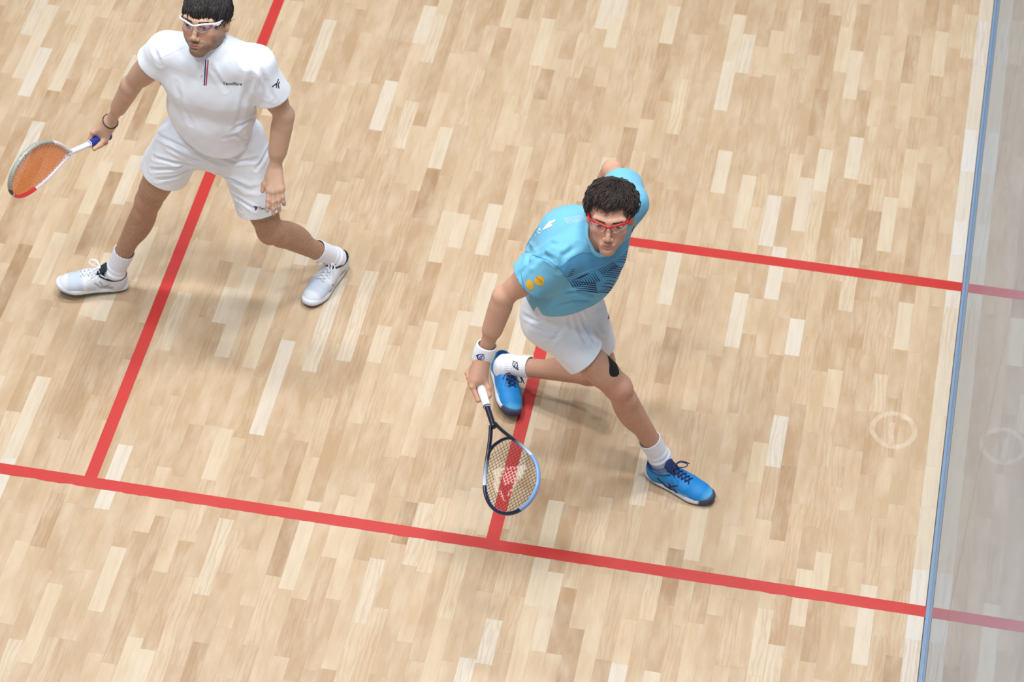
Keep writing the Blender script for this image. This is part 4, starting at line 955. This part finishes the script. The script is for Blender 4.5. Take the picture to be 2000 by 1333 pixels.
# racket with orange strings
t = NT('white_frame'); rx, ry = t.attr('rx'), t.attr('ry'); sp = t.noise(260, 3, .7, t.pos())
spec_ = t.ramp(sp, [(.30, s2l((60, 52, 50))), (.45, s2l((150, 150, 145))), (.56, s2l((176, 190, 176))), (.66, s2l((196, 130, 110))), (.75, s2l((90, 84, 82)))])
c = t.mix(t.math('MAXIMUM', t.math('MULTIPLY', t.math('LESS_THAN', ry, .018), t.math('GREATER_THAN', rx, .46)), t.math('GREATER_THAN', rx, .664)), s2l((234, 234, 240)), spec_)
c = t.mix(t.math('MULTIPLY', t.math('GREATER_THAN', ry, .03), t.math('MULTIPLY', t.math('GREATER_THAN', rx, .50), t.math('LESS_THAN', rx, .645))), c, s2l((222, 52, 66)))
c = t.mix(t.math('MULTIPLY', t.math('GREATER_THAN', rx, .652), t.math('GREATER_THAN', ry, .05)), c, s2l((46, 38, 52))); t.base(c); t.b.inputs['Roughness'].default_value = .3; M_F1 = t.m
PROF = [(.315, .007), (.345, .024), (.40, .058), (.46, .085), (.53, .1035), (.585, .1025), (.63, .086), (.662, .058), (.679, .026), (.683, 0)]
PROF = [(x, y*1.06) for x, y in PROF]
vperp = nrm(-vw-a1*(-vw@a1)); sidev = np.cross(a1, vperp)
RK1 = math.radians(52)
racket('squash_racket', 'white squash racket with orange strings held by the player in white', RC-a1*.115, a1, np.cross(a1, b1), PROF,
       dict(frame=M_F1, shaft=plain('white_shaft', (232, 234, 240), .3), grip=plain('blue_grip', (28, 48, 142), .75, bumpscale=500), band=plain('white_band', (232, 234, 240), .4), string=plain('orange_string', (236, 132, 48), .5)), .195, .0076, .0076, .00120, 0, butt0=.06)
# ================================================================== player in blue
SH_B = dict(upper=zone_mat('blue_shoe', (20, 132, 204), [
        ((('sx', .180, .3, .010), ('sz', .0, .06, .01)), (92, 182, 234)), ((('sx', .085, .125, .006), ('sz', .018, .042, .005)), (104, 190, 238)),
        ((('sx', .04, .075, .01), ('sz', .04, .075, .008)), (34, 120, 190)), ((('sx', .176, .3, .004), ('sz', 0, .026, .004)), (66, 72, 104))]),
    outsole=plain('navy_rubber', (44, 52, 80), .6), midsole=zone_mat('white_midsole', (232, 230, 240), [((('sx', .168, .4, .004),), (64, 68, 98))], .6), collar=plain('teal_collar', (24, 74, 120), .9),
    tongue=plain('navy_tongue', (26, 44, 92), .9), lace=plain('navy_lace', (28, 42, 92), .85))
ankR = G((1289, 893), .1); kneR = S((1207, 757), ankR, .43); hipR = S((1092, 650), kneR, .40)
ankL = G((988, 713), .115); kneL = S((1186, 726), ankL, .44)
pel = G((1094, 592), .80); hipR = pel+A([-.035, -.075, -.02]); hipL = pel+A([.062, .085, -.085]); kneL = S((1182, 732), ankL, .44)
neck = G((1163, 450), 1.28); shR = G((1096, 500), 1.24); shL = G((1228, 398), 1.25)
elR = G((984, 580), 1.035); wrR = G((945, 692), .78); elL = G((1196, 334), 1.12)
BASE = A([pel[0], pel[1], 0.])
Hd = frame_rows((.09, -.95, .29), roll=math.radians(-1)); HS = .985
eye_w = G((1189, 444), 1.43); HO = eye_w-HS*(A([0, -.09, -.005])@Hd)
P, HT = head_prims(Hd, HO, HS, .86, .97)
UPv = nrm(neck-pel); SX = nrm(shL-shR); SX = nrm(SX-UPv*(SX@UPv)); FW = np.cross(SX, UPv); FW = FW if FW[1] < 0 else -FW
P.append(rcone(HT((0, .018, -.05)), neck+UPv*.005, .050, .056, .03)); ch = pel+UPv*.30
P += [econe(pel-UPv*.02, ch, (.125, .088), (.142, .095), SX, .03), econe(ch, neck-UPv*.09, (.142, .095), (.115, .078), SX, .04), rcone(neck-UPv*.03, shR, .052, .05, .04), rcone(neck-UPv*.03, shL, .052, .05, .04)]
fwp = nrm((.8, -.6, 0))
bone_leg(P, hipR, kneR, ankR, nrm((.92, -.4, 0)), .98, .84); bone_leg(P, hipL, kneL, ankL, nrm((.6, -.8, .0)), .95, .68)
wrL = elL+nrm(A([-.25, .1, -.9]))*.26
bone_arm(P, shR, elR, wrR, .93, flatdir=CR); bone_arm(P, shL, elL, wrL, .93)
open_hand(P, wrL, A([-.3, -.1, -.9]), A([-.6, .7, 0]), 1., (20, 30, 25), 4.)
for ank, d in ((ankR, (.93, -.37, 0)), (ankL, (.25, -.97, 0))):
    P.append(rcone(ank-A([0, 0, .02]), ank+nrm(d)*.09-A([0, 0, .06]), .024, .018, .02))
RC = G((936, 748), .688); vw = nrm(RC-CP); a2 = nrm(.259*CR-.757*CU-.60*CF); b2 = nrm(-.789*CR-.525*CU+.321*CF)
grip_hand(P, wrR, RC, a2, -vw*.95-CR*.25+CU*.05, .0155, sl=.026, kth=40)
V, F = surf(P, .0026); ATT = face_attrs(V, Hd, HO, HS, 0.); ATT['lip'] = ATT['lip']*.7; ATT.update(leg_attrs(V, kneR, kneL, ankR, ankL, pel, .45)); pC = mk('person', V, F, M_SK2, base=BASE, attrs=ATT)
tag(pC, 'player in light blue shirt and red glasses lunging inside the service box', 'person'); tB2 = bvh(V, tris(F))
M_E2 = eye_mat('eye_brown', (66, 46, 36)); eyes_brows(pC, Hd, HO, HS, None, M_E2, M_HAIR2, gaze=(-.05, -.1), nb=160, thick=.0006)
r_ = np.random.default_rng(8); roots, dirs = [], []
while len(roots) < 4400:
    d = r_.normal(size=3); d /= np.linalg.norm(d); p = A([0, .014, .026])+d*A([.0765, .097, .084])
    fl_ = .068+.015*abs(p[0])/.07 if p[1] < -.03 else (.012 if p[1] < .03 else -.05)
    if p[2] < fl_: continue
    if abs(p[0]) > .045 and p[1] < .05 and p[2] < .048: continue
    roots.append(p); cr = A([.012, .055, .105]); t_ = p-cr; t_ = t_/max(np.linalg.norm(t_), .02); sw = np.cross(t_, (0, 0, 1)); dirs.append(nrm(t_+.4*sw+r_.normal(size=3)*.25))
V, T3 = locks(roots, dirs, Hd, HO, HS, .052, .0021, 4, .0034, .011, 6, .05, .66)
Vc, Fc = surf([ell(HT((0, .018, .034)), A([.081, .101, .087])*HS, Hd, .01)], .004, 10); Lc = (Vc-HO)@Hd.T/HS
fc = np.where(Lc[:, 1] < -.03, .068-Lc[:, 2]+.25*np.abs(Lc[:, 0]), np.where(Lc[:, 1] < .03, .014-Lc[:, 2], -.055-Lc[:, 2])); Vc, Tc = clip(Vc, tris(Fc), fc)
o = mk('hair', *join((V, T3), (Vc, Tc)), M_HAIR2, pC); o['label'] = 'wavy dark brown hair'
eyewear(Hd, HO, HS, pC, plain('red_plastic', (206, 30, 38), .22), lens_mat('clear_lens', (.98, .97, .975), .012), plain('lens_edge_clear', (222, 208, 208), .25), plain('dark_red_plastic', (150, 22, 34), .25), 'red wraparound safety glasses')
# shirt
t = NT('cyan_jersey'); p = t.pos(); f = t.noise(14, 3, .6, p); t.base(t.mix(f, s2l((112, 182, 214)), s2l((120, 190, 220)))); t.b.inputs['Roughness'].default_value = .8; t.b.inputs['Sheen Weight'].default_value = .15; t.b.inputs['Specular IOR Level'].default_value = .25
w = t.n('ShaderNodeTexVoronoi'); w.inputs['Scale'].default_value = 1000; t.l(p, w.inputs['Vector']); t.bump(w.outputs['Distance'], .12, .0006); M_CY = t.m
M_CY2 = cloth('deeper_blue_panel', (88, 163, 208)); M_WP = plain('white_ink', (236, 240, 246), .7); M_OR = plain('orange_ink', (236, 178, 54), .6); M_SEAMB = plain('blue_seam', (60, 140, 180), .8); M_CYL = cloth('pale_blue_trim', (132, 200, 230))
SPR, SPL = .55, .45
BK = [rcone(pel+UPv*.12-FW*.075, neck-UPv*.15-FW*.075, .135, .118, .05)]
TPR = shirt_prims(pel, neck, shR, shL, elR, elL, UPv, SX, SPR, SPL, w=(.176, .142), c=(.172, .124))[:3]+BK
V, F = surf(shirt_prims(pel, neck, shR, shL, elR, elL, UPv, SX, SPR, SPL, w=(.176, .142), c=(.172, .124), sl=(.064, .082), low=-.05, yoke=.057, nk=HT((0, .018, -.05))-neck, nr=.06)+BK, .0042, 12); t3 = tris(F); V = relax(V, t3, 2)
V = folds(V, t3, [(.010, .005, [(1050, 500), (1075, 475), (1098, 480)]), (.010, .005, [(1040, 515), (1062, 497), (1085, 510)]), (.009, .0045, [(1042, 500), (1030, 470), (1045, 440)]), (.010, .004, [(1010, 545), (1030, 520), (1035, 490)]), (.009, .004, [(1095, 575), (1130, 572), (1165, 580)]),
    (.010, .004, [(1000, 520), (1015, 500), (1050, 450)]), (.012, .004, [(1085, 600), (1120, 590), (1160, 588)]), (.010, .0035, [(1130, 480), (1100, 500), (1092, 530)])], 31, .0016, 6)
lx = (V-pel)@SX; lf = (V-pel)@FW; slit = .02*np.exp(-((lx+.13)/.025)**2)
nt = hit(bvh(V, t3), A([(1048., 603.)]))[0]; an0 = math.atan2((nt-pel)@FW, (nt-pel)@SX); an = np.arctan2(lf, lx); notch = .05*np.maximum(0, 1-np.abs(an-an0)/.16)
hf = -((V-pel)@UPv)+.165+.04*np.clip(lx/.15, -1, 1)+.08*np.clip(lf/.12, 0, 1)-.02*np.clip(lf/.1, -1, 0)+notch
nk1 = nrm(HT((0, .018, -.05))-neck); cn = nrm(nk1+FW*.3); nf = neck_cut(V, neck, nk1, cn, .036, .06, [neck-UPv*.018, shR, shL], TPR)
V, t3 = clip(V, t3, np.maximum.reduce([hf, arm_cut(V, shR, elR, SPR), arm_cut(V, shL, elL, SPL), nf]))
sh2 = mk('shirt', V, t3, M_CY, pC, solid=.0025); sh2['label'] = 'light blue sports shirt with dark dashes across the chest'; tS = bvh(V, t3)
ctr = neck+nk1*.032; cX = nrm(SX-cn*(SX@cn)); cY = np.cross(cn, cX); ring = []
for an in np.linspace(0, 2*math.pi, 48, endpoint=False):
    d = math.cos(an)*cX+math.sin(an)*cY; p, _, _, ds = tS.ray_cast(Vector(ctr), Vector(d)); ring.append(A(p) if p is not None and ds < .1 else ctr+d*.06)
ring = A(ring)
for _ in range(6): ring = .5*ring+.25*(np.roll(ring, 1, 0)+np.roll(ring, -1, 0))
mk('collar', *tube(ring+cn*.004, .0062, 10, closed=True, up=cn, flat=1.5), M_CYL, sh2)
decal('chest_panel', [poly([(1092, 525), (1118, 503), (1138, 494), (1180, 497), (1225, 470), (1243, 455), (1228, 500), (1205, 545), (1190, 573), (1152, 572), (1118, 560), (1104, 541)])], tS, M_CY2, sh2, 1.2, .0007)
dash = []
def fan(x0, y0, x1, y1, n, L0, L1, ang, w=1.5):
    for i in range(n):
        u = i/max(1, n-1); x, y = x0+(x1-x0)*u, y0+(y1-y0)*u; L = L0+(L1-L0)*u; dx, dy = math.cos(ang)*L/2, math.sin(ang)*L/2
        dash.append(stroke([(x-dx, y-dy), (x, y-.6), (x+dx, y+dy)], w*.22, w*.68))
fan(1116, 555, 1165, 541, 12, 14, 20, .95, 1.4); fan(1141, 552, 1146, 569, 5, 44, 40, .10, 1.5); fan(1172, 530, 1200, 516, 8, 16, 16, .8, 1.3)
fan(1190, 541, 1206, 522, 6, 26, 24, .12, 1.4); fan(1184, 560, 1192, 549, 3, 20, 16, .1, 1.4); fan(1176, 571, 1190, 563, 3, 24, 20, .06, 1.3); fan(1112, 540, 1118, 527, 4, 12, 8, -.25, 1.1); fan(1126, 545, 1142, 537, 5, 18, 18, -.3, 1.)
fan(1212, 512, 1232, 488, 6, 16, 14, .1, 1.3)
decal('chest_dashes', dash, tS, plain('dark_navy_ink', (16, 36, 74), .7), sh2, .6, .0014)['kind'] = 'stuff'
for c_ in ([(1093, 525), (1116, 504), (1138, 494), (1182, 497)], [(1040, 498), (1070, 508), (1095, 527), (1110, 548)], [(1018, 535), (1023, 560), (1032, 580)]): decal('seam', [stroke(c_, .6)], tS, M_SEAMB, sh2, .6, .0010, True)
decal('piping', [stroke([(1106, 543), (1140, 532), (1180, 518), (1212, 498), (1235, 475)], .7)], tS, M_CYL, sh2, .6, .0016)
decal('sleeve_badge', [oval((1035, 556.5), 7.3, 10.6, -.35)], tS, M_OR, sh2, .7, .0012); decal('sleeve_badge', [oval((1053.5, 548.5), 9.5, 10, -.3)], tS, M_OR, sh2, .7, .0012)
text_decal('badge_lettering', 'laboratoires', (1047.2, 541.6), (2.35, 2.3), (2.0, -2.2), tS, M_NAVY, sh2, .0020)
decal('back_print', [poly([(1061, 447), (1073, 433), (1086, 429), (1083, 434), (1076, 436), (1079, 441), (1068, 447), (1060, 450)]), poly([(1075, 440), (1079, 437), (1078, 442), (1073, 445)]), oval((1054, 448), 1.5, 2.5, .5), oval((1050, 452), 1.3, 2.2, .5), oval((1053, 455), 2.0, 1.5), oval((1046, 459), 1, 2, .4), oval((1056, 450), 1.2, 1.2)], tS, M_WP, sh2, .6, .0012)['kind'] = 'stuff'
dots = []
for i in range(6):
    for j in range(9): dots.append(oval((1103+j*4.2+i*1.3, 427-j*.9+i*2.2-(.25*j*(i-2))*.3), .95, .6, -.3))
decal('shoulder_print', dots, tS, M_WP, sh2, .5, .0010)['kind'] = 'stuff'
decal('chest_emblem', [stroke([(1240, 442), (1236, 447), (1234, 455)], .6), stroke([(1241, 445), (1237, 451), (1235, 455)], .6)], tS, M_NAVY, sh2, .5)
# shorts
V, F = surf(shorts_prims(pel, hipR, hipL, kneR, kneL, UPv, SX, .62, w=(.156, .124), leg=(.086, .079), top=.23), .0042, 12); t3 = tris(F); V = relax(V, t3, 2)
V = folds(V, t3, [(.009, .006, [(1122, 605), (1128, 640), (1145, 668)]), (.008, .006, [(1130, 605), (1140, 635), (1160, 665)]), (.008, .005, [(1112, 608), (1112, 630), (1118, 640)]), (.008, .0035, [(1040, 640), (1065, 650), (1100, 653)]), (.008, .004, [(1020, 615), (1050, 630), (1068, 622)]), (.009, .004, [(1060, 660), (1085, 662), (1090, 660)]),
    (.008, .004, [(1165, 630), (1175, 650), (1185, 655)]), (.010, .004, [(1150, 620), (1165, 605), (1180, 600)]), (.010, .0035, [(1100, 640), (1085, 660), (1070, 675)])], 41, .002, 6)
V, t3 = clip(V, t3, np.maximum.reduce([leg_cut(V, hipR, kneR, .53, hipL, kneL), leg_cut(V, hipL, kneL, .56, hipR, kneR), (V-pel)@UPv-.22]))
so2 = mk('shorts', V, t3, M_WH2, pC, solid=.003); so2['label'] = 'loose white sports shorts'; tSo = bvh(V, t3)
decal('hem_stitch', [stroke([(1120, 709), (1148, 692), (1166, 668)], .55)], tSo, M_SEAMW, so2, .6, .0008)
decal('shorts_emblem', [stroke([(1188, 612), (1189.5, 618), (1188, 623)], 1.)], tSo, M_NAVY, so2, .5)
# knee tape
decal('knee_tape', [poly([(1176, 674), (1181, 680), (1190, 690), (1199, 703), (1205, 714), (1208.5, 724), (1209, 731), (1204, 736), (1196, 736.5), (1191, 733), (1189.5, 727), (1190, 712), (1187, 697), (1182, 685)])], tB2, M_BLK, pC, 1., .0012, True)
# socks, shoes
toeR, heelR = G((1386, 984)), G((1262, 925)); fwR = nrm(toeR-heelR)
toeL = G((1006, 812)); heelL = G((977, 716)); fwL = nrm(toeL-heelL)
for ank, kn, O, f3, up, lab, sd in ((ankR, kneR, heelR+fwR*.08, fwR, (0, 0, 1), 'blue court shoe of the leading foot, toe pointing to the glass wall', -1), (ankL, kneL, ankL-nrm((.45, .05, 1))*.10-fwL*.008+A([.012, 0, 0]), nrm(fwL+A([0, 0, -.02])), nrm((.45, .05, 1)), 'blue court shoe of the trailing foot beside the red line', -1)):
    V, T3 = sock(ank, kn, f3, .11, up)
    sk = mk('sock', V, T3, M_SOCK, pC, solid=.003); sk['label'] = 'white ribbed ankle sock'; tk = bvh(V, T3)
    if ank is ankL: decal('sock_emblem', [oval((1006, 713), 4.2, 6.2, -.25, .6), stroke([(1003, 704), (1002, 713), (1009, 722)], .5), stroke([(1010, 707), (1011, 714), (1012.5, 724)], .5), stroke([(1010, 720), (1012.5, 724)], 1.2, .5), stroke([(1006, 710), (1006, 716)], .9)], tk, M_NAVY, sk, .5)['kind'] = 'stuff'
    else: decal('sock_emblem', [stroke([(1262, 900), (1265.5, 900.5)], 1.1, .8)], tk, M_NAVY, sk, .4, .0009, True)
    O = A(O); O[2] = .022 if ank is ankL else 0.
    us, ts, _ = shoe(pC, O, f3, up, SH_B, lab, sd, .062 if ank is ankL else .036)
    if ank is ankR:
        for c_ in ([(1297, 947), (1305, 955), (1317, 957), (1323, 966), (1326, 977)], [(1307, 946), (1311, 960)], [(1300, 953), (1313, 951), (1323, 949)], [(1284, 935), (1296, 945)]): decal('side_stripe', [stroke(c_, 1.2, .9)], ts, M_NAVY, us, .6, .0012)
# wristband
ax = nrm(wrR-elR); V, T3 = sleeve_band(wrR-ax*.044, wrR+ax*.030, (.037, .033), (.0375, .032), CR, 14, 40, .003)
wb = mk('wristband', V, T3, cloth('terry_white', (244, 245, 250), 380, bstr=.6), pC, solid=.004); wb['label'] = 'white terry wristband with blue emblem'; tk = bvh(V, T3)
decal('wristband_emblem', [oval((939.5, 698), 6.2, 5.4, .3, .55), stroke([(936.5, 699), (939, 695.5), (942, 696), (940, 701), (937, 701)], .8), poly([(929.5, 694.5), (934, 692), (933, 700)]), stroke([(933, 693), (939, 692), (946, 693)], .5), stroke([(932, 699), (936, 705), (943, 708)], .5)], tk, M_BLUEP, wb, .45)
# racket with dark strings
t = NT('navy_frame'); rx, ry = t.attr('rx'), t.attr('ry')
c = t.mix(t.n('ShaderNodeMapRange', i_0=rx, i_1=.42, i_2=.50).outputs[0], s2l((20, 24, 44)), s2l((186, 200, 222)))
c = t.mix(t.math('GREATER_THAN', rx, .515), c, t.mix(t.math('LESS_THAN', ry, 0.), s2l((22, 28, 58)), s2l((126, 158, 208)))); t.base(c); t.b.inputs['Roughness'].default_value = .25; M_F2 = t.m
t = NT('dark_string'); t.base(t.mix(t.attr('print'), s2l((58, 40, 32)), s2l((240, 232, 228)))); t.b.inputs['Roughness'].default_value = .5; M_S2 = t.m
zo = lambda pts: [(900+x/5.555, 780+y/5.555) for x, y in pts]
LOGO = [zo([(360, 770), (440, 755), (430, 800), (400, 1010), (360, 990)]), zo([(380, 755), (720, 715), (715, 745), (380, 790)]), zo([(630, 730), (715, 735), (660, 860), (600, 880)]), zo([(450, 790), (620, 770), (590, 900), (470, 940)]), zo([(350, 940), (440, 1000), (480, 1110), (520, 1000), (610, 880), (600, 930), (520, 1050), (460, 1110), (400, 1010)])]
def pmask(Q):
    m = np.zeros(len(Q))
    for g in LOGO: m = np.maximum(m, polyfield(Q, g) < 0)
    return m
vperp = nrm(-vw-a2*(-vw@a2)); sidev = np.cross(a2, vperp); RK2 = math.radians(10)
PROF = [(.305, .009), (.35, .026), (.41, .055), (.465, .082), (.53, .1035), (.585, .1035), (.63, .088), (.662, .06), (.679, .028), (.683, 0)]
PROF = [(x, y*1.05) for x, y in PROF]
racket('squash_racket', 'navy and silver squash racket with dark strings held by the player in blue', RC-a2*.11, a2, np.cross(a2, b2), PROF,
       dict(frame=M_F2, shaft=plain('navy_shaft', (22, 26, 46), .3), grip=plain('white_grip', (238, 238, 242), .7, bumpscale=400), band=plain('navy_band', (30, 44, 104), .4), string=M_S2, dot=plain('cyan_grommet', (104, 190, 226), .4)), .225, .0128, .0118, .0008, .385, pmask, butt0=.06)
